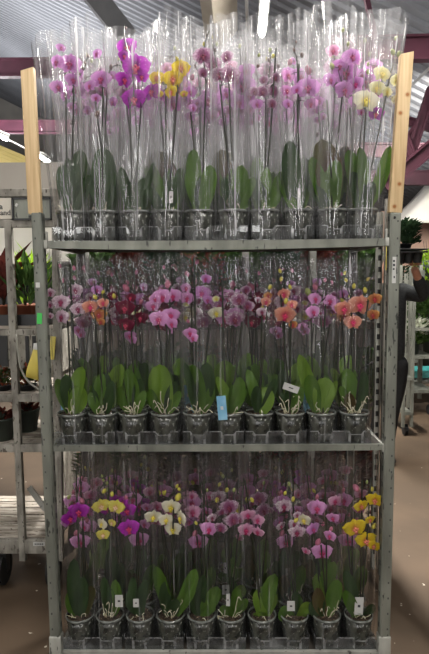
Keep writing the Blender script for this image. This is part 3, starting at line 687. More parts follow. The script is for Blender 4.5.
# shelves
for sh in ('top', 'middle', 'bottom'):
    z = ZS[sh]
    xl = at(47 if sh == 'top' else 52 if sh == 'middle' else 60, SHELF_PY[sh], 0).x
    xr = at(386 if sh == 'top' else 383 if sh == 'middle' else 379, SHELF_PY[sh], 0).x
    bm = bmesh.new(); nx = 16
    sag = .010 if sh == 'top' else .002
    def sg(x): t = (x-xl)/(xr-xl); return -sag*math.sin(PI*t)
    # board
    g = []
    for j, (yy, zz) in enumerate([(.006,0),(.545,0),(.545,-.010),(.006,-.010)]):
        g.append([bm.verts.new((xl+(xr-xl)*i/nx, yy, z+zz+sg(xl+(xr-xl)*i/nx)*(1 if yy < .3 else .3))) for i in range(nx+1)])
    for j in range(4):
        a, b = g[j], g[(j+1) % 4]
        for i in range(nx): bm.faces.new((a[i], a[i+1], b[i+1], b[i]))
    for e in (0, nx): bm.faces.new([g[j][e] for j in range(4)])
    sf = obj('shelf', sh_bm(bm), M['board'], trolley, smooth=False)
    bm = bmesh.new(); lipH = {'top':.024,'middle':.019,'bottom':.012}[sh]; g = []
    for j, (yy, zz) in enumerate([(-.006,.003),(.010,.003),(.010,-lipH),(-.006,-lipH)]):
        g.append([bm.verts.new((xl+(xr-xl)*i/nx, yy, z+zz+sg(xl+(xr-xl)*i/nx)*(.3 if zz > 0 else 1))) for i in range(nx+1)])
    for j in range(4):
        a, b = g[j], g[(j+1) % 4]
        for i in range(nx): bm.faces.new((a[i], a[i+1], b[i+1], b[i]))
    for e in (0, nx): bm.faces.new([g[j][e] for j in range(4)])
    bmesh.ops.recalc_face_normals(bm, faces=bm.faces[:])
    obj('shelf_lip', sh_bm(bm), M['steel'] if sh != 'bottom' else M['steel_light'], sf, smooth=False)
    for x, s in ((xl, -1), (xr, 1)):                     # end channel and hooks into the posts
        bm = bmesh.new(); box(bm, (x, .275, z-.009), (.012,.54,.026), bev=.002); obj('side_rail', sh_bm(bm), M['steel_light'], sf)
        bm = bmesh.new(); box(bm, (x+s*.012, -.004, z-.010), (.032,.014,.032), bev=.003)
        box(bm, (x+s*.004, .008, z+.020), (.010,.010,.036), bev=.002)
        obj('hook', sh_bm(bm), M['steel_light'], sf)
# base frame and castors
zb = ZS['bottom']-.014
bm = bmesh.new(); box(bm, (0,.28,zb-.045), (1.26,.54,.06), bev=.006)
obj('base', sh_bm(bm), surf('base plywood', (126,104,84), (146,124,100), 6, (.3,2,1), .75), trolley)
for x in (-.56, .56):
    for y in (.06, .50):
        bm = bmesh.new(); box(bm, (x, y, .165), (.05,.05,.05), bev=.004); box(bm, (x-.022, y, .10), (.004,.04,.10)); box(bm, (x+.022, y, .10), (.004,.04,.10))
        cs = obj('castor', sh_bm(bm), M['steel_light'], trolley)
        bm = bmesh.new(); bmesh.ops.create_cone(bm, segments=24, radius1=.062, radius2=.062, depth=.032, cap_ends=True, matrix=Matrix.Translation((x, y, .062)) @ Matrix.Rotation(PI/2, 4, 'Y'))
        obj('wheel', sh_bm(bm), M['rubber'], cs)

# clear trays: two pots wide, whole depth of the shelf
PX = {sh: [o.location.x for o in FRONT[sh]] for sh in FRONT}
PLACE = ['under the two leftmost front pots', 'second from the left post', 'in the middle of the row', 'second from the right post', 'under the two rightmost front pots']
for sh in ('top', 'middle', 'bottom'):
    for k in range(5):
        xa, xb = PX[sh][2*k], PX[sh][2*k+1]; cx = (xa+xb)/2; w = .243 if k not in (0,) else .243
        x0, x1 = cx-w/2, cx+w/2; z0 = ZS[sh]+.0035
        bm = bmesh.new()
        y0, y1 = .003, .492; h = .050; T = .0016
        box(bm, (cx, (y0+y1)/2, z0+T/2-.0005), (w-.012, y1-y0-.01, T))
        def wall(p, q, nrm):
            L_ = (q-p).length; d = (q-p).normalized(); nn = 24; up1 = []
            outer = []
            for i in range(nn+1):
                t = i/nn; c = p + d*(L_*t)
                tt = (t*2) % 1 if nrm.y != 0 else (t*4) % 1
                hh = h*.74 if .32 < tt < .68 else h
                outer.append((c, hh))
            vs = []
            for c, hh in outer:
                r = [bm.verts.new((c.x+nrm.x*o, c.y+nrm.y*o, z0+zz)) for o, zz in ((0,0),(.003,hh*.55),(.004,hh),(.0065,hh),(.0065,hh-.003))]
                vs.append(r)
            for a, b in zip(vs, vs[1:]):
                for j in range(4):
                    f = bm.faces.new((a[j], b[j], b[j+1], a[j+1]))
                    if j >= 2 or abs(a[2].co.z-b[2].co.z) > .004: f.material_index = 1
        a, b, c, d = Vector((x0+.006,y0+.008,0)), Vector((x1-.006,y0+.008,0)), Vector((x1-.006,y1,0)), Vector((x0+.006,y1,0))
        wall(a, b, Vector((0,-1,0))); wall(b, c, Vector((.5,0,0))); wall(c, d, Vector((0,1,0))); wall(d, a, Vector((-.5,0,0)))
        o = obj('pot_tray', bm, [M['tray'], M['tray_glint']], smooth=False)
        tag(o, 'clear plastic pot tray on the %s shelf, %s' % (sh, PLACE[k]), 'tray', 'clear trays under the orchids')

FILL_WINS = 12.0
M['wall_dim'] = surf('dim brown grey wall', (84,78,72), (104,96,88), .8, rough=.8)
# ------------------------------------------------------------------ setting
bm = bmesh.new(); box(bm, (0, 12, -.05), (44, 40, .1)); obj('floor', bm, M['floor'], smooth=False, kind='structure')
# corrugated roof falling to the right
bm = bmesh.new()
prof = [(0,0),(.05,0),(.07,.05),(.14,.05),(.16,0)]; Z0 = 6.05; SL = .50
xs = (-16, 7)
ys = []; y = -12
while y < 34:
    for dy, dz in prof[:4]: ys.append((y+dy*1.5, dz))
    y += .24
ga = [bm.verts.new((xs[0], yy, Z0-SL*xs[0]+dz)) for yy, dz in ys]; gb = [bm.verts.new((xs[1], yy, Z0-SL*xs[1]+dz)) for yy, dz in ys]
for i in range(len(ys)-1): bm.faces.new((ga[i], ga[i+1], gb[i+1], gb[i]))
obj('ceiling', bm, surf('grey corrugated sheet', (108,110,114), (126,128,132), .5, rough=.55, metal=.2), smooth=False, kind='structure')
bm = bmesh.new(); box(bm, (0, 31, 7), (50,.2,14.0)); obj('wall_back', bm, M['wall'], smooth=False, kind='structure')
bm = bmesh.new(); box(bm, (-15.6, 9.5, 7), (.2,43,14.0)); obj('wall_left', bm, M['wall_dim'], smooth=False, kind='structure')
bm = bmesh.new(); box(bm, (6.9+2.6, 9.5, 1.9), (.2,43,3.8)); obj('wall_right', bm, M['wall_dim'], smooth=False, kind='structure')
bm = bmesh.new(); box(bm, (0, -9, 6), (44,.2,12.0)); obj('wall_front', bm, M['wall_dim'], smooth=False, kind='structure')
WIN = emit_mat('added glowing pane', (244,242,240), FILL_WINS)  # glow of the added panes, no such source in view
for i, x in enumerate((-11.5,-7.2,-3.1,.6,4.0)):           # tall glowing panes added unseen behind the camera for reflections and fill
    bm = bmesh.new(); box(bm, (x,-8.86,2.6), (.5 if i != 2 else .8,.02,3.0)); wn = obj('added_window_%d' % (i+1), bm, WIN, smooth=False, kind='structure')
    bm = bmesh.new()
    for dx in (-.45,.45): box(bm, (x+dx,-8.85,2.6), (.06,.06,3.1))
    box(bm, (x,-8.85,2.9), (.9,.04,.05)); wf = obj('added_window_frame', bm, M['steel_light'], wn, smooth=False)
tn = 0
def trim(bm, mat):
    global tn; tn += 1; return obj('trim_%d' % tn, bm, M[mat], smooth=False, kind='structure')
# maroon lateral beams
def ibeam(a, b, h, t=.12):
    bm = bmesh.new(); a = Vector(a); b = Vector(b); d = (b-a).normalized(); u = Vector((0,0,1)); u = (u-d*u.dot(d)).normalized(); s = d.cross(u)
    L_ = (b-a).length; rot = Matrix((d, s, u)).transposed()
    box(bm, (a+b)/2, (L_, .03, h), rot); box(bm, (a+b)/2+u*(h/2), (L_, t, .025), rot); box(bm, (a+b)/2-u*(h/2), (L_, t, .025), rot)
    return trim(bm, 'maroon')
ibeam(at(-180,70,7), at(235,66,7), .26); ibeam(at(330,50,4.3), at(560,46,4.3), .24)
ibeam(at(-180,127,13), at(120,127,13), .32)
ibeam(at(-150,190,21), at(70,190,21), .5)
ibeam(at(330,150,7), at(560,152,7), .20)
ibeam(at(330,178,8.5), at(500,178,8.5), .24)
# truss on the right
ibeam(at(385,187,5), at(460,122,5), .15)
ibeam(at(385,172,5.4), at(470,55,5.4), .10, .1)
ibeam(at(412,150,5.2), at(432,88,5.2), .09, .09)
ibeam(at(392,118,5.6), at(470,136,5.6), .09, .08)
ibeam(at(404,135,5.1), at(414,162,5.1), .07, .07)
bm = bmesh.new(); beam(bm, at(398,98,4.8), at(436,62,4.8), .035, .05); trim(bm, 'lamp_house')
# rafters and the beige duct
bm = bmesh.new(); beam(bm, at(66,-40,5), at(128,38,5.6), .26, .2); trim(bm, 'roof_trim')
bm = bmesh.new(); beam(bm, at(215,-60,4.2), at(222,40,6.5), .50, .2); trim(bm, 'beige')
bm = bmesh.new(); beam(bm, at(244.5,-60,4.0), at(248,40,6.2), .02, .04); trim(bm, 'lamp_house')
bm = bmesh.new(); beam(bm, at(362,-20,4.2), at(376,40,4.2), .05, .06); trim(bm, 'maroon')

# strip lamps
def strip(name, a, b, label, w=.09, power=0, em=None):
    a = Vector(a); b = Vector(b); t = thing(name, label, 'lamp', (a+b)/2, 0, 'strip lamps'); O = (a+b)/2
    d = (b-a).normalized(); u = Vector((0,0,1)); u = (u-d*u.dot(d)).normalized()
    bm = bmesh.new(); beam(bm, a+u*.04-O, b+u*.04-O, w*1.3, .05, side=u); obj('housing', bm, M['lamp_house'], t)
    bm = bmesh.new(); tube(bm, [a-O, b-O], w*.42, 8); obj('tube', bm, em or M['lamp'], t)
    return t
BR = emit_mat('bright lamp tube', (255,252,246), 40)
strip('strip_lamp', at(270,-60,3.4), at(262,34,5.6), 'bright strip lamp running away overhead above the sleeved orchids', .10, em=BR)
strip('strip_lamp', at(-30,122,6), at(7,139,6.6), 'bright strip lamp left of the left pine lath', .08, em=BR)
strip('strip_lamp', at(39.5,156,6.6), at(48,161.5,7.1), 'short strip lamp between the left pine lath and the sleeves', .08, em=BR)
tb = bmesh.new(); tube(tb, [at(7,139,6.62), at(39.5,156,6.6)], .012, 5); trim(tb, 'lamp_house')
strip('strip_lamp', at(427,146,9), at(444,146,9.4), 'small strip lamp under the maroon truss beam', .1, em=BR)
k = 0
for x in (-3.2, .9, 4.2):  # unseen strips added for fill light and film reflections
    for y in (-4.6, -1.6):
        k += 1
        strip('strip_lamp', (x, y, 4.3), (x, y+1.6, 4.3), 'added fill strip lamp over the aisle, outside the picture', .10)
# yellow ribbed band below the roof, upper left
bm = bmesh.new(); a = at(-60,122,8.0); b = at(52,170,8.8)
for j in range(6):
    o_ = Vector((0,0,-.085*j)); beam(bm, a+o_+Vector((0,0,.0)), b+o_*.7, .07, .06, side=Vector((0,-1,.3)))
trim(bm, 'yellow_panel')

# ------------------------------------------------------------------ foliage plants
def foliage(name, label, cat, loc, rad, h, potr, poth, leafm, potm, seed, nleaf=60, ll=.07, lw=.03, upr=.4, group=None, flowers=None):
    rr = random.Random(seed); t = thing(name, label, cat, loc, 0, group)
    bm = bmesh.new(); lathe(bm, [(potr*.72,0),(potr*.98,poth*.92),(potr*1.06,poth*.92),(potr*1.06,poth),(potr*.95,poth),(potr*.90,poth*.86),(0.002,poth*.86)], 16, cap=True)
    obj('pot', bm, M[potm], t)
    def cloud(n, mat, nm, ll, lw, zlo=0.):
        bm = bmesh.new()
        for i in range(n):
            a = rr.random()*2*PI; e = rr.random()
            r0 = rr.random()**.5*rad*.75; z = poth*.8 + (h-poth)*(zlo + (1-zlo)*rr.random()**.8)*(1-.35*(r0/rad)**2)
            dv = Vector((math.cos(a), math.sin(a), upr+rr.uniform(-.3,.6))).normalized()
            p = Vector((r0*math.cos(a), r0*math.sin(a), z)); q = p + dv*ll*rr.uniform(.6,1.2)
            s = dv.cross(Vector((0,0,1))).normalized()*lw*.5; up_ = s.cross(dv).normalized()*.15*lw
            m_ = (p+q)/2 + up_
            v = [bm.verts.new(c) for c in (p, m_+s, q, m_-s)]; w = bm.verts.new(m_-up_*2)
            bm.faces.new((v[0],v[1],w)); bm.faces.new((v[1],v[2],w)); bm.faces.new((v[2],v[3],w)); bm.faces.new((v[3],v[0],w))
        obj(nm, bm, M[mat], t, smooth=False)
    cloud(nleaf, leafm, 'foliage', ll, lw)
    if flowers: cloud(flowers[1], flowers[0], 'blossoms', flowers[2], flowers[2]*.8, .45)
    bm = bmesh.new()
    for i in range(5):
        a = i*1.26; tube(bm, [(0,0,poth*.8),(rad*.3*math.cos(a), rad*.3*math.sin(a), poth+(h-poth)*.6)], .004, 4)
    obj('stems', bm, M['stem'], t)
    return t

# ------------------------------------------------------------------ the worn trolley at the left
YL = .80
lt = thing('plant_trolley', 'worn whitish trolley with plank decks standing behind the left post', 'trolley', (at(0,500,YL).x, YL, 0))
LO = Vector(lt.location)
def lpart(name, bm, mat, parent=lt, smooth=False, **k):
    for v in bm.verts: v.co -= LO
    return obj(name, bm, M[mat], parent, smooth=smooth, **k)
def postl(p0, p1, Y, w=.036, nm='post'):
    bm = bmesh.new(); beam(bm, at(*p0, Y), at(*p1, Y), w, .035, .004); return lpart(nm, bm, 'steel_worn')
postl((8.5,222),(23.5,560),YL); 
postl((56,196),(60,560),YL,.04)
postl((-92,222),(-78,560),YL); 
def railz(px0, px1, py, Y, h, d=.03, nm='rail', mat='steel_worn'):
    bm = bmesh.new(); a = at(px0, py, Y); b = at(px1, py, Y); box(bm, ((a.x+b.x)/2, Y, a.z), (abs(b.x-a.x), d, h), bev=.003); return lpart(nm, bm, mat)
railz(-92, 62, 194, YL, .040); railz(-92, 60, 224.5, YL, .040)
railz(-88, 58, 333, YL, .030)
railz(-90, 58, 398, YL, .042)
railz(-90, 60, 448, YL, .042)
rb_ = railz(-92, 60, 546, YL, .075)
# head board with its clip frame
bm = bmesh.new(); a = at(-90,209,YL+.01); b = at(56,209,YL+.01); box(bm, ((a.x+b.x)/2, YL+.012, a.z), (b.x-a.x, .006, .115)); lpart('head_board', bm, 'deck')
bm = bmesh.new()
c0, c1 = at(12.5,198.5,YL-.02), at(51,219,YL-.02)
for (p, q) in (((c0.x,c0.z),(c1.x,c0.z)), ((c0.x,c1.z),(c1.x,c1.z)), ((c0.x,c0.z),(c0.x,c1.z)), ((c1.x,c0.z),(c1.x,c1.z))):
    box(bm, ((p[0]+q[0])/2, YL-.02, (p[1]+q[1])/2), (abs(p[0]-q[0])+.008, .012, abs(p[1]-q[1])+.008))
box(bm, ((c0.x*.45+c1.x*.55), YL-.022, c1.z+.012), (.05,.014,.012))
cf = lpart('clip_frame', bm, 'black')
bm = bmesh.new(); box(bm, ((c0.x+c1.x)/2, YL-.014, (c0.z+c1.z)/2), (c1.x-c0.x, .003, c0.z-c1.z)); lpart('clip_plate', bm, 'steel', cf)
bm = bmesh.new(); q = at(16.5,205,YL-.018); box(bm, q, (.012,.003,.016), Matrix.Rotation(.5,3,'Y')); lpart('paper_scrap', bm, 'white_card', cf)
# sign plate with the ends of two words
bm = bmesh.new(); a = at(-60,209,YL-.012); b = at(11.5,209,YL-.012); box(bm, ((a.x+b.x)/2, YL-.012, a.z), (b.x-a.x, .004, .105)); sp = lpart('sign_plate', bm, 'screen_wall')
sp.data.materials[0] = surf('pale sign plate', (196,190,176), (212,206,194), 5, rough=.7)
def word(txt, px, py, size, parent):
    cu = bpy.data.curves.new('w', 'FONT'); cu.body = txt; cu.size = size; cu.align_x = 'RIGHT'; cu.extrude = .0008
    to = bpy.data.objects.new('w', cu); COL.objects.link(to)
    dg = bpy.context.evaluated_depsgraph_get(); me = bpy.data.meshes.new_from_object(to.evaluated_get(dg))
    bpy.data.objects.remove(to)
    me.transform(Matrix.Translation(at(px, py, YL-.0155)-LO) @ Matrix.Rotation(PI/2, 4, 'X')); me.materials.clear(); me.materials.append(M['ink'])
    o = bpy.data.objects.new('lettering', me); COL.objects.link(o); o.parent = parent
word('a', 2.8, 209, .040, sp); word('land', 10.8, 215, .038, sp)
# decks
def deck(pyf, Y0, Y1, n, px0, px1, mat='deck', thick=.016, nm='deck_board'):
    z = at(0, pyf, Y0).z; xa, xb = at(px0, pyf, Y0).x, at(px1, pyf, Y0).x; d = (Y1-Y0)/n
    for i in range(n):
        bm = bmesh.new(); box(bm, ((xa+xb)/2, Y0+d*(i+.5), z-thick/2), (xb-xa, d*.86, thick), bev=.002); lpart(nm, bm, mat)
    return z
zA = deck(326, YL+.02, YL+.56, 5, -88, 58); zB = deck(395, YL+.02, YL+.56, 5, -88, 58)
zC = deck(444.5, YL+.02, YL+.56, 5, -88, 58); zD = deck(537, YL+.02, YL+.60, 6, -90, 60)
bm = bmesh.new(); beam(bm, at(29,487,YL+.05), at(46,510,YL+.05), .03, .01); lpart('brace', bm, 'steel_light')
bm = bmesh.new(); c = at(39,544,YL-.0165); box(bm, c, (.062,.002,.02)); st_ = lpart('sticker', bm, 'white_card', rb_)
bm = bmesh.new()
for k in range(5): box(bm, c+Vector((-.02+.01*k, -.0015, 0)), (.006,.001,.008))
lpart('print', bm, 'ink', st_)
for x in (at(-80,560,YL).x, at(-2,560,YL).x, at(50,560,YL).x):
    for y in (YL+.06, YL+.5):
        zt = at(0,554,YL).z; bm = bmesh.new(); r = .09; box(bm, (x,y,zt-.02), (.06,.06,.04)); box(bm, (x-.028,y,zt/2+.04), (.005,.05,zt-.06)); box(bm, (x+.028,y,zt/2+.04), (.005,.05,zt-.06))
        cs = lpart('castor', bm, 'black'); bm = bmesh.new(); bmesh.ops.create_cone(bm, segments=20, radius1=r, radius2=r, depth=.04, cap_ends=True, matrix=Matrix.Translation((x,y,r)) @ Matrix.Rotation(PI/2, 4, 'Y')); lpart('wheel', bm, 'rubber', cs)
# its load
def tray_box(label, x0, x1, y0, y1, z, h, mat='black', group=None):
    bm = bmesh.new(); t = .006
    box(bm, ((x0+x1)/2,(y0+y1)/2,z+t/2), (x1-x0,y1-y0,t))
    for (cx, cy, sx, sy) in (((x0+x1)/2,y0,x1-x0,t),((x0+x1)/2,y1,x1-x0,t),(x0,(y0+y1)/2,t,y1-y0),(x1,(y0+y1)/2,t,y1-y0)): box(bm, (cx,cy,z+h/2), (sx,sy,h))
    o = obj('plant_tray', bm, M[mat], smooth=False); tag(o, label, 'tray', group); return o
xa = at(-40,326,YL).x; xb = at(44,326,YL).x
tray_box('black plastic tray holding brown pots on the worn trolley behind the left post', xa, xb, YL+.04, YL+.40, zA, .058)
for i, (px_, lm, lab, ll, lw) in enumerate([(-16,'fol_dark','leafy dark plant in a brown pot at the left edge of the worn trolley',.16,.05),
        (3,'fol_red','dark bronze-leaved plant in brown pot, nearest the whitish trolley post',.18,.06),
        (24,'fol_green','green strap-leaved plant in a brown pot beside the left post',.17,.035),
        (37,'fol_green','narrow green plant in a brown pot right against the left steel post',.15,.03)]):
    foliage('potted_plant', lab, 'plant', (at(px_,320,YL+.12).x, YL+.13+.01*i, zA+.006), .075, .33 if i != 3 else .28, .052, .10, lm, 'terra', 40+i, 46, ll, lw, 1.1, 'brown potted foliage plants')
foliage('grass_plant', 'lime green grassy plant showing behind the worn trolley', 'plant', (at(31,300,YL+.32).x, YL+.32, zA+.006), .13, .40, .05, .10, 'fol_lime', 'terra', 60, 160, .10, .012, 1.2)
for i, (px_, lab) in enumerate([(3,'low red and green plant on the worn trolley, left of its post'),(27,'low red and green plant on the worn trolley under the yellow paper')]):
    foliage('potted_plant', lab, 'plant', (at(px_,392,YL+.16).x, YL+.16, zB), .09, .13, .055, .03, 'fol_mix', 'black', 70+i, 170, .035, .022, .6, 'low red and green plants')
for i, (px_, Y_, r, h, lab) in enumerate([(2,YL+.12,.075,.125,'dark green pot with withered plant on the worn trolley, nearest the left picture edge'),(27,YL+.30,.078,.13,'dark green pot of scrubby plant standing deeper on the worn trolley')]):
    foliage('potted_plant', lab, 'plant', (at(px_,430,Y_).x, Y_, zC), .07, h+.05, r, h, 'fol_red', 'green_pot', 80+i, 60, .05, .02, .6, 'dark green pots on the worn trolley')
# yellow paper and cord hanging from the trolley
bm = bmesh.new(); P = [(34,343),(41.5,343),(38,381),(25.5,377)]
vs = [bm.verts.new(at(*q, YL-.05 - .02*(i > 1))) for i, q in enumerate(P)]; f = bm.faces.new(vs); bmesh.ops.subdivide_edges(bm, edges=bm.edges[:], cuts=4, use_grid_fill=True)
for v in bm.verts: v.co.y += .012*math.sin(v.co.z*40)
bmesh.ops.solidify(bm, geom=bm.faces[:], thickness=.001)
zc = at(38,352,YL-.05).z
for f in bm.faces:
    if f.calc_center_median().z > zc: f.material_index = 1
o = obj('paper_sheet', bm, [M['yellow_card'], M['white_card']]); tag(o, 'pale yellow paper sheet hanging from the worn trolley beside the left post', 'paper')
bm = bmesh.new(); tube(bm, curve_pts([at(16,334,YL-.03), at(18,352,YL-.05), at(22,371,YL-.06), at(30,383,YL-.06), at(42,391,YL-.05), at(52,394,YL-.03)], 6), .006, 8)
o = obj('cord', bm, M['cord']); tag(o, 'grey cord looping down from the whitish trolley post', 'cord')
bm = bmesh.new(); P = at(52.5,348,YL-.03); box(bm, P, (.026,.004,.12), Matrix.Rotation(.1,3,'Y')); lpart('tag', bm, 'yellow_card')
# pale cardboard panels and added dark crate behind
a = at(-60,172,YL+1.2); b = at(62,172,YL+1.2)
sc_ = thing('partition_screen', 'free-standing screen behind the worn trolley, grey panel above a cream one', 'screen', ((a.x+b.x)/2, YL+1.45, 0)); SO = Vector(sc_.location)
def scp(name, bm, mat):
    for v in bm.verts: v.co -= SO
    return obj(name, bm, mat, sc_, smooth=False)
for nm_, y0_, y1_, mt_ in (('upper_panel',163,196,M['screen_wall']),('lower_panel',197,262,surf('cream board', (206,202,190), (220,216,206), 3, rough=.8))):
    za, zb_ = at(0,y0_,YL+1.45).z, at(0,y1_,YL+1.45).z
    bm = bmesh.new(); box(bm, (SO.x, SO.y, (za+zb_)/2), (b.x-a.x+.1,.03,za-zb_)); scp(nm_, bm, mt_)
for xx in (SO.x-.6, SO.x+.6):
    bm = bmesh.new(); box(bm, (xx, SO.y+.03, za/2), (.05,.03,za)); scp('post', bm, M['steel_worn'])
bm = bmesh.new(); YK = YL+1.25; za, zb_ = at(0,268,YK).z, at(0,326,YK).z; box(bm, ((a.x+b.x)/2, YK, (za+zb_)/2), (b.x-a.x,.5,za-zb_)); o = obj('dark_backdrop', bm, M['black'], smooth=False)  # black box put in for the darkness behind the plants
tag(o, 'black crate added behind the plants of the worn trolley', 'backdrop')
ct = thing('metal_cabinet', 'pale metal cabinet standing behind the worn trolley below the black crate', 'cabinet', ((a.x+b.x)/2, YK, 0)); CO = Vector(ct.location)
zt = at(0,328,YK).z; zm = at(0,368,YK).z
def cp_(name, bm, mat):
    for v in bm.verts: v.co -= CO
    return obj(name, bm, M[mat], ct, smooth=False)
bm = bmesh.new(); box(bm, (CO.x, YK, (zt+zm)/2), (b.x-a.x,.5,zt-zm)); cp_('body', bm, 'steel_worn')
for px_ in (2, 27, 34):
    q0, q1 = at(px_-(4 if px_ < 10 else 2),336,YK-.26), at(px_+(6 if px_ < 10 else 2.4),366,YK-.26)
    bm = bmesh.new(); box(bm, ((q0.x+q1.x)/2, YK-.255, (q0.z+q1.z)/2), (q1.x-q0.x,.012,q0.z-q1.z)); cp_('opening', bm, 'black')
for xx in (a.x+.05, b.x-.05):
    bm = bmesh.new(); box(bm, (xx, YK, zm/2), (.06,.4,zm)); cp_('leg', bm, 'steel_worn')
# ------------------------------------------------------------------ trolley straight behind, full of foliage plants
YB = .95
bt = thing('plant_trolley', 'pale steel trolley of green plants right behind the orchid trolley', 'trolley', (0,YB,0)); BO = Vector((0,YB,0))
def bpart(name, bm, mat, parent=bt):
    for v in bm.verts: v.co -= BO
    return obj(name, bm, M[mat], parent, smooth=False)
for px_ in (85, 245.5, 312.5):
    x = at(px_, 252, YB).x; bm = bmesh.new(); box(bm, (x, YB, 1.15), (.036,.036,2.02)); bpart('post', bm, 'steel_light')
x = at(377,380,YB-.12).x
bm = bmesh.new(); box(bm, (x, YB-.12, 1.05), (.030,.030,1.9)); nf = len(bm.faces)
for k in range(30): box(bm, (x-.002, YB-.137, .2+k*.058), (.015,.003,.026))
bm.faces.ensure_lookup_table()
for f in bm.faces[nf:]: f.material_index = 1
pr = bpart('post', bm, 'steel_light'); pr.data.materials.append(M['rubber'])
x = at(384.5,380,YB-.2).x; bm = bmesh.new(); box(bm, (x, YB-.2, 1.08), (.024,.03,1.95)); bpart('post', bm, 'steel_worn')
bm = bmesh.new(); box(bm, (x, YB-.216, at(0,258,YB-.2).z), (.020,.003,.15)); bpart('yellow_strip', bm, 'yellow_card')
x0, x1 = at(70,252,YB).x, at(381,252,YB).x
ZBs = [1.42, .80, .22]
for z in ZBs:
    bm = bmesh.new(); box(bm, ((x0+x1)/2, YB+.27, z-.015), (x1-x0,.56,.03)); bpart('shelf', bm, 'board')
kinds = ['fol_green','fol_red','fol_dark','fol_mix','fol_green','fol_dark','fol_red','fol_green']
nm = {'fol_green':'bushy green','fol_red':'dark red leaved','fol_dark':'dark green','fol_mix':'red and green'}
pos = ['first','second','third','fourth','fifth','sixth','seventh','eighth']
for zi, z in enumerate(ZBs):
    for i in range(8):
        k_ = kinds[(i*3+zi*2) % 8] if zi else kinds[i]
        foliage('potted_plant', '%s plant, %s from left on the %s shelf of the trolley behind' % (nm[k_], pos[i], ['upper','middle','lowest'][zi]), 'plant',
            (x0+.10+(x1-x0-.2)*i/7, YB+.16, z), .13, .46 if zi == 0 else .50, .06, .11, k_, 'black', 200+10*zi+i, 330, .085, .055, .5, 'foliage plants on the trolley behind')

# ------------------------------------------------------------------ right side background
def grid_trolley(label, px0, px1, pyb, Y, zt, shelves, nb=2, mat='steel_light', thin=.05):
    xa, xb = at(px0, pyb, Y).x, at(px1, pyb, Y).x
    t = thing('plant_trolley', label, 'trolley', ((xa+xb)/2, Y, 0)); O = Vector(t.location)
    def pp(name, bm, m_=mat):
        for v in bm.verts: v.co -= O
        return obj(name, bm, M[m_], t, smooth=False)
    for x in (xa, xb):
        for y in (Y, Y+.5):
            bm = bmesh.new(); box(bm, (x, y, zt/2+.05), (thin,.04,zt-.1)); pp('post', bm)
    for z in shelves:
        bm = bmesh.new(); box(bm, ((xa+xb)/2, Y+.25, z), (xb-xa,.56,.035)); pp('shelf', bm)
    for x in (xa+.04, xb-.04):
        bm = bmesh.new(); bmesh.ops.create_cone(bm, segments=14, radius1=.06, radius2=.06, depth=.03, cap_ends=True, matrix=Matrix.Translation((x,Y+.05,.06)) @ Matrix.Rotation(PI/2, 4, 'Y')); pp('wheel', bm, 'rubber')
    return xa, xb
# floor distances: the aisle trolleys stand about five metres off
xa, xb = grid_trolley('pale trolley with white blossoms beyond the person', 411, 437, 300, 4.6, 1.78, [.30, .72, 1.06], mat='steel')
foliage('flowering_plant', 'white blossoming plant on the pale trolley beyond the person', 'plant', (at(413,350,4.8).x, 4.78, .74), .22, .46, .08, .14, 'fol_green', 'green_pot', 300, 160, .12, .05, .6, flowers=('fol_white', 420, .08))
foliage('flowering_plant', 'second white blossoming plant on the pale trolley, by the right edge', 'plant', (at(431,350,4.8).x+.1, 4.85, .74), .20, .46, .10, .14, 'fol_green', 'green_pot', 301, 160, .12, .05, .6, flowers=('fol_white', 420, .08))
foliage('potted_plant', 'broad green plant above the white blossoms at the right edge', 'plant', (at(428,380,4.7).x, 4.80, 1.08), .22, .36, .08, .10, 'fol_green', 'black', 302, 200, .14, .05, .5)
tray_box('teal plastic tray edge low beside the aisle', at(406,372,5.4).x, at(440,372,5.4).x, 5.4, 5.8, at(0,380,5.4).z, .10, 'teal')
xa, xb = grid_trolley('low whitish trolley standing on the aisle floor under the teal tray', 404, 446, 380, 5.35, .85, [at(0,382,5.35).z-.03])
grid_trolley('narrow grey trolley frame beside the raised elbow', 405.5, 414, 300, 3.7, 1.72, [.25, .62], mat='steel', thin=.028)
xa, xb = grid_trolley('grey trolley frame straight behind the raised arm', 400, 420, 300, 6.4, 1.88, [.4, .95, 1.5], mat='steel')
for i, px_ in enumerate((401, 419)):
    if i == 0: foliage('potted_plant', ['dark plant on the grey frame, nearest the steel post','green plant on the grey frame near the right edge'][i], 'plant', (at(px_,300,6.6).x, 6.62, 1.52), .14, .38, .07, .12, ['fol_dark','fol_green','fol_dark'][i], 'black', 310+i, 130, .10, .04, .6)
    foliage('flowering_plant', ['pale flowering plant low on the grey frame, nearest the steel post','pale flowering plant low on the grey frame near the right edge'][i], 'plant', (at(px_,300,6.6).x, 6.62, .97), .14, .38, .07, .12, 'fol_green', 'white_card', 320+i, 130, .10, .04, .6, flowers=('fol_white', 60, .07))
xa, xb = grid_trolley('white slatted trolley far behind at the right edge', 398, 440, 262, 8.2, 1.90, [.5, .95, 1.4, 1.66, 1.86])
foliage('lime_shrub', 'bright lime green round shrub at the right edge', 'shrub', (at(429,262,7.6).x, 7.6, 0), .34, at(0,231,7.6).z, .22, at(0,264,7.6).z, 'fol_lime', 'green_pot', 330, 700, .10, .04, .5)
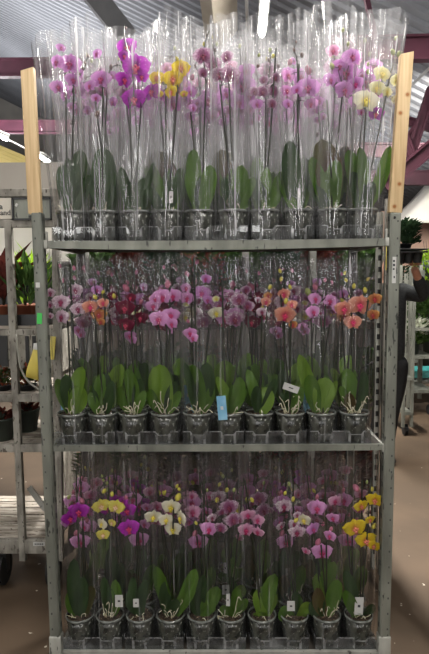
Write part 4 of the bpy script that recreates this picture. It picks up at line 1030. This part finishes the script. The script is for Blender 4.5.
# brown band and white canopy
bm = bmesh.new(); a = at(380,224,9.1); b = at(440,224,9.1); box(bm, ((a.x+b.x)/2, 9.1, (a.z+.25)/2), (b.x-a.x,.1,a.z+.25)); o = obj('market_stall', bm, surf('dull brown panel', (150,122,108), (170,142,126), 1, rough=.8), smooth=False); tag(o, 'dull brown stall front below the white canopy', 'stall')
bm = bmesh.new()
P = [at(385,222,9), at(398,214,9), at(411,201,9), at(424,187,9), at(438,174,9)]
Q = [p + Vector((0,-.6,-.12)) for p in P]
base_ = [Vector((p.x, p.y-.66, at(0,226,8.3).z)) for p in P]
top_v = [bm.verts.new(p) for p in P]; q_v = [bm.verts.new(p) for p in Q]; b_v = [bm.verts.new(p) for p in base_]
for i in range(len(P)-1):
    bm.faces.new((top_v[i], top_v[i+1], q_v[i+1], q_v[i])); bm.faces.new((q_v[i], q_v[i+1], b_v[i+1], b_v[i]))
bmesh.ops.subdivide_edges(bm, edges=bm.edges[:], cuts=3, use_grid_fill=True)
for v in bm.verts: v.co.y += .10*mnoise.noise(v.co*1.7)
bmesh.ops.solidify(bm, geom=bm.faces[:], thickness=.01)
o = obj('canopy', bm, M['canopy']); tag(o, 'white cloth canopy with a sloping top behind the right pine lath', 'canopy')

# ------------------------------------------------------------------ the person carrying a tray
YP = 2.9
def skin(name, verts, edges, radii, mat, parent, O, sub=2):
    me = bpy.data.meshes.new(name); me.from_pydata([tuple(Vector(v)-O) for v in verts], edges, [])
    o = bpy.data.objects.new(name, me); COL.objects.link(o)
    md = o.modifiers.new('s', 'SKIN'); md.use_smooth_shade = True
    for i, r in enumerate(radii): me.skin_vertices[0].data[i].radius = (r, r) if not isinstance(r, tuple) else r
    me.skin_vertices[0].data[0].use_root = True
    o.modifiers.new('u', 'SUBSURF').levels = sub; o.modifiers['u'].render_levels = sub
    dg = bpy.context.evaluated_depsgraph_get(); m2 = bpy.data.meshes.new_from_object(o.evaluated_get(dg)); bpy.data.objects.remove(o)
    m2.materials.clear(); m2.materials.append(mat); m2.shade_smooth(); m2.name = name
    o = bpy.data.objects.new(name, m2); COL.objects.link(o); o.parent = parent; return o
elb = at(424.5,297,YP-.05); hand = at(414,267,YP-.28); shr = at(402,291,YP)
cx_ = at(387,300,YP).x
per = thing('person', 'person in charcoal sweater and black trousers holding a plant tray up with one raised arm', 'person', (cx_, YP, 0)); PO = Vector(per.location)
def V(x, y, z): return Vector((cx_+x, YP+y, z))
hand2 = at(392,267,YP-.30); hipz = .95; shz = shr.z-.02
bodyv = [V(0,0,hipz), V(0,.01,1.12), V(0,0,1.32), V(0,-.01,shz), V(0,0,shz+.10), V(0,-.02,shz+.20), V(0,-.01,shz+.30),
         shr-Vector((.03,0,.01)), elb, seg(elb, hand, .62), hand,
         V(-.19,0,shz-.02), V(-.18,-.20,1.28), seg(V(-.18,-.20,1.28), hand2, .7), hand2,
         V(.10,0,.88), V(.05,-.02,.50), V(.03,.02,.09), V(.04,-.10,.05),
         V(-.10,0,.88), V(-.12,.02,.50), V(-.12,.05,.09), V(-.13,-.07,.05)]
be = [(0,1),(1,2),(2,3),(3,4),(4,5),(5,6),(3,7),(7,8),(8,9),(9,10),(3,11),(11,12),(12,13),(13,14),(0,15),(15,16),(16,17),(17,18),(0,19),(19,20),(20,21),(21,22)]
br = [.12,.11,.12,.10,.052,.085,.075,.058,.044,.036,.034,.058,.044,.036,.033,.085,.056,.040,.032,.085,.056,.040,.032]
skin('body', bodyv, be, br, M['skin'], per, PO)
sv = [V(0,0,.84), V(0,.01,1.12), V(0,0,1.32), V(0,-.005,shz), V(0,0,shz+.055), shr, elb, seg(elb, hand, .70), V(-.19,0,shz-.01), V(-.18,-.20,1.28), seg(V(-.18,-.20,1.28), hand2, .75)]
sr = [(.20,.16),(.175,.145),(.18,.14),(.15,.11),.07,.082,.066,.052,.082,.066,.050]
skin('sweater', sv, [(0,1),(1,2),(2,3),(3,4),(3,5),(5,6),(6,7),(3,8),(8,9),(9,10)], sr, M['sweater'], per, PO)
tv = [V(0,0,1.02), V(0,.01,.90), V(.12,.01,.84), V(.05,-.02,.50), V(.03,.02,.13), V(-.11,.01,.82), V(-.12,.02,.50), V(-.12,.05,.13)]
skin('trousers', tv, [(0,1),(1,2),(2,3),(3,4),(1,5),(5,6),(6,7)], [(.17,.13),(.18,.14),.115,.085,.066,.115,.085,.066], M['trousers'], per, PO)
for s, y in ((.03,0),(-.12,.03)):
    skin('shoe', [V(s,y+.03,.05), V(s*1.04,y-.06,.045), V(s*1.08,y-.17,.038)], [(0,1),(1,2)], [(.05,.045),(.048,.04),(.04,.034)], M['shoe'], per, PO, 1)
skin('hair', [V(0,.03,shz+.23), V(0,.025,shz+.31), V(0,-.03,shz+.35)], [(0,1),(1,2)], [.086,.09,.07], M['hair'], per, PO)
fb = skin('face', [V(0,-.085,shz+.25), V(0,-.115,shz+.235)], [(0,1)], [.020,.012], M['skin'], per, PO, 1)
# fingers spread under the tray
tz = at(0,262,YP-.30).z
for hh in (hand, hand2):
  for k in range(5):
    a = -.9+.45*k; ln_ = [.060,.075,.080,.074,.055][k]
    d = Vector((math.sin(a)*.8, -.5, .55)).normalized()
    p0 = hh + Vector((math.sin(a)*.028, -.01, .012)); p1 = p0 + d*ln_*.5; p2 = p1 + (d+Vector((0,.1,.5))).normalized()*ln_*.45
    skin('finger', [p0, p1, p2], [(0,1),(1,2)], [.010,.009,.0075], M['skin'], per, PO, 1)
tc_ = at(404,258,YP-.34); zt_ = at(0,262.5,YP-.34).z
hz = hand.z + .075
bm = bmesh.new()
tx0, tx1 = at(389,258,YP-.34).x, at(420,258,YP-.34).x; ty0, ty1 = YP-.52, YP-.16; zz = at(0,256,YP-.34).z
box(bm, ((tx0+tx1)/2, (ty0+ty1)/2, zz), (tx1-tx0, ty1-ty0, .012), bev=.003)
box(bm, ((tx0+tx1)/2, (ty0+ty1)/2, zz+.022), (tx1-tx0+.02, ty1-ty0+.02, .008), bev=.003)
for i in range(3):
    for j in range(2): lathe(bm, [(.030,-.085),(.045,0),(.001,0)], 14, (tx0+.055+i*(tx1-tx0-.11)/2, ty0+.09+j*.18, zz), cap=True)
o = obj('carrier_tray', bm, M['black'], smooth=False); tag(o, 'black plant tray held up by the person beside the right steel post', 'tray')
foliage('carried_plant', 'bushy dark green plant on the black tray held up by the person', 'plant', (at(405,250,YP-.34).x, YP-.34, zz+.026), .135, at(0,222,YP-.34).z-zz-.03, .055, .05, 'fol_dark', 'black', 400, 620, .055, .026, .5)

# ------------------------------------------------------------------ light
w = bpy.data.worlds.new('world'); SC.world = w; w.use_nodes = True
w.node_tree.nodes['Background'].inputs[0].default_value = (.93,.96,1,1); w.node_tree.nodes['Background'].inputs[1].default_value = .35
def area(loc, rot, sx, sy, e, c=(1,.96,.9)):
    l = bpy.data.lights.new('lamp_or_fill_light', 'AREA'); l.shape = 'RECTANGLE'; l.size = sx; l.size_y = sy; l.energy = e; l.color = c
    o = bpy.data.objects.new('lamp_or_fill_light', l); COL.objects.link(o); o.location = loc; o.rotation_euler = rot
for x in (-3.2, .9, 4.2):
    for y in (-3.8, -.8): area((x, y, 4.22), (0,0,0), .15, 1.6, 42 if x < 4 else 16)  # light of the unseen strips added over the aisle
area((.55, 2.6, 4.5), (0,0,0), .15, 2.4, 460)
area((-3, 6, 4.5), (0,0,0), .15, 3, 60); area((3.2, 5.6, 3.6), (1.15,0,-.1), .3, 1.5, 110); area((3, 11, 4.8), (0,0,0), .15, 3, 200); area((-6, 12, 5), (0,0,0), .3, 4, 160)  # the tilted one is an added light aimed at the canopy
for x, y, e in ((-3.2,-2.2,60),(.9,-2.2,30),(4.2,-2.2,20),(-5,6,260),(.55,3.2,34),(3.2,4.5,16),(-5,11,420),(-8,17,600),(3,9,30)): area((x, y, 3.4 if x > 1 else 4.2), (PI,0,0), .3, 2.2, e, (.97,.97,1))  # upward lights added to brighten the roof, without fixtures
SC.view_settings.view_transform = 'Standard'; SC.view_settings.look = 'None'; SC.view_settings.gamma = 1; SC.view_settings.use_curve_mapping = False
SC.view_settings.exposure = 0.48
SC.cycles.max_bounces = 8; SC.cycles.transparent_max_bounces = 48; SC.cycles.diffuse_bounces = 3; SC.cycles.glossy_bounces = 3
SC.cycles.use_denoising = True; SC.cycles.sample_clamp_indirect = 4
SC.cycles.caustics_reflective = False; SC.cycles.caustics_refractive = False
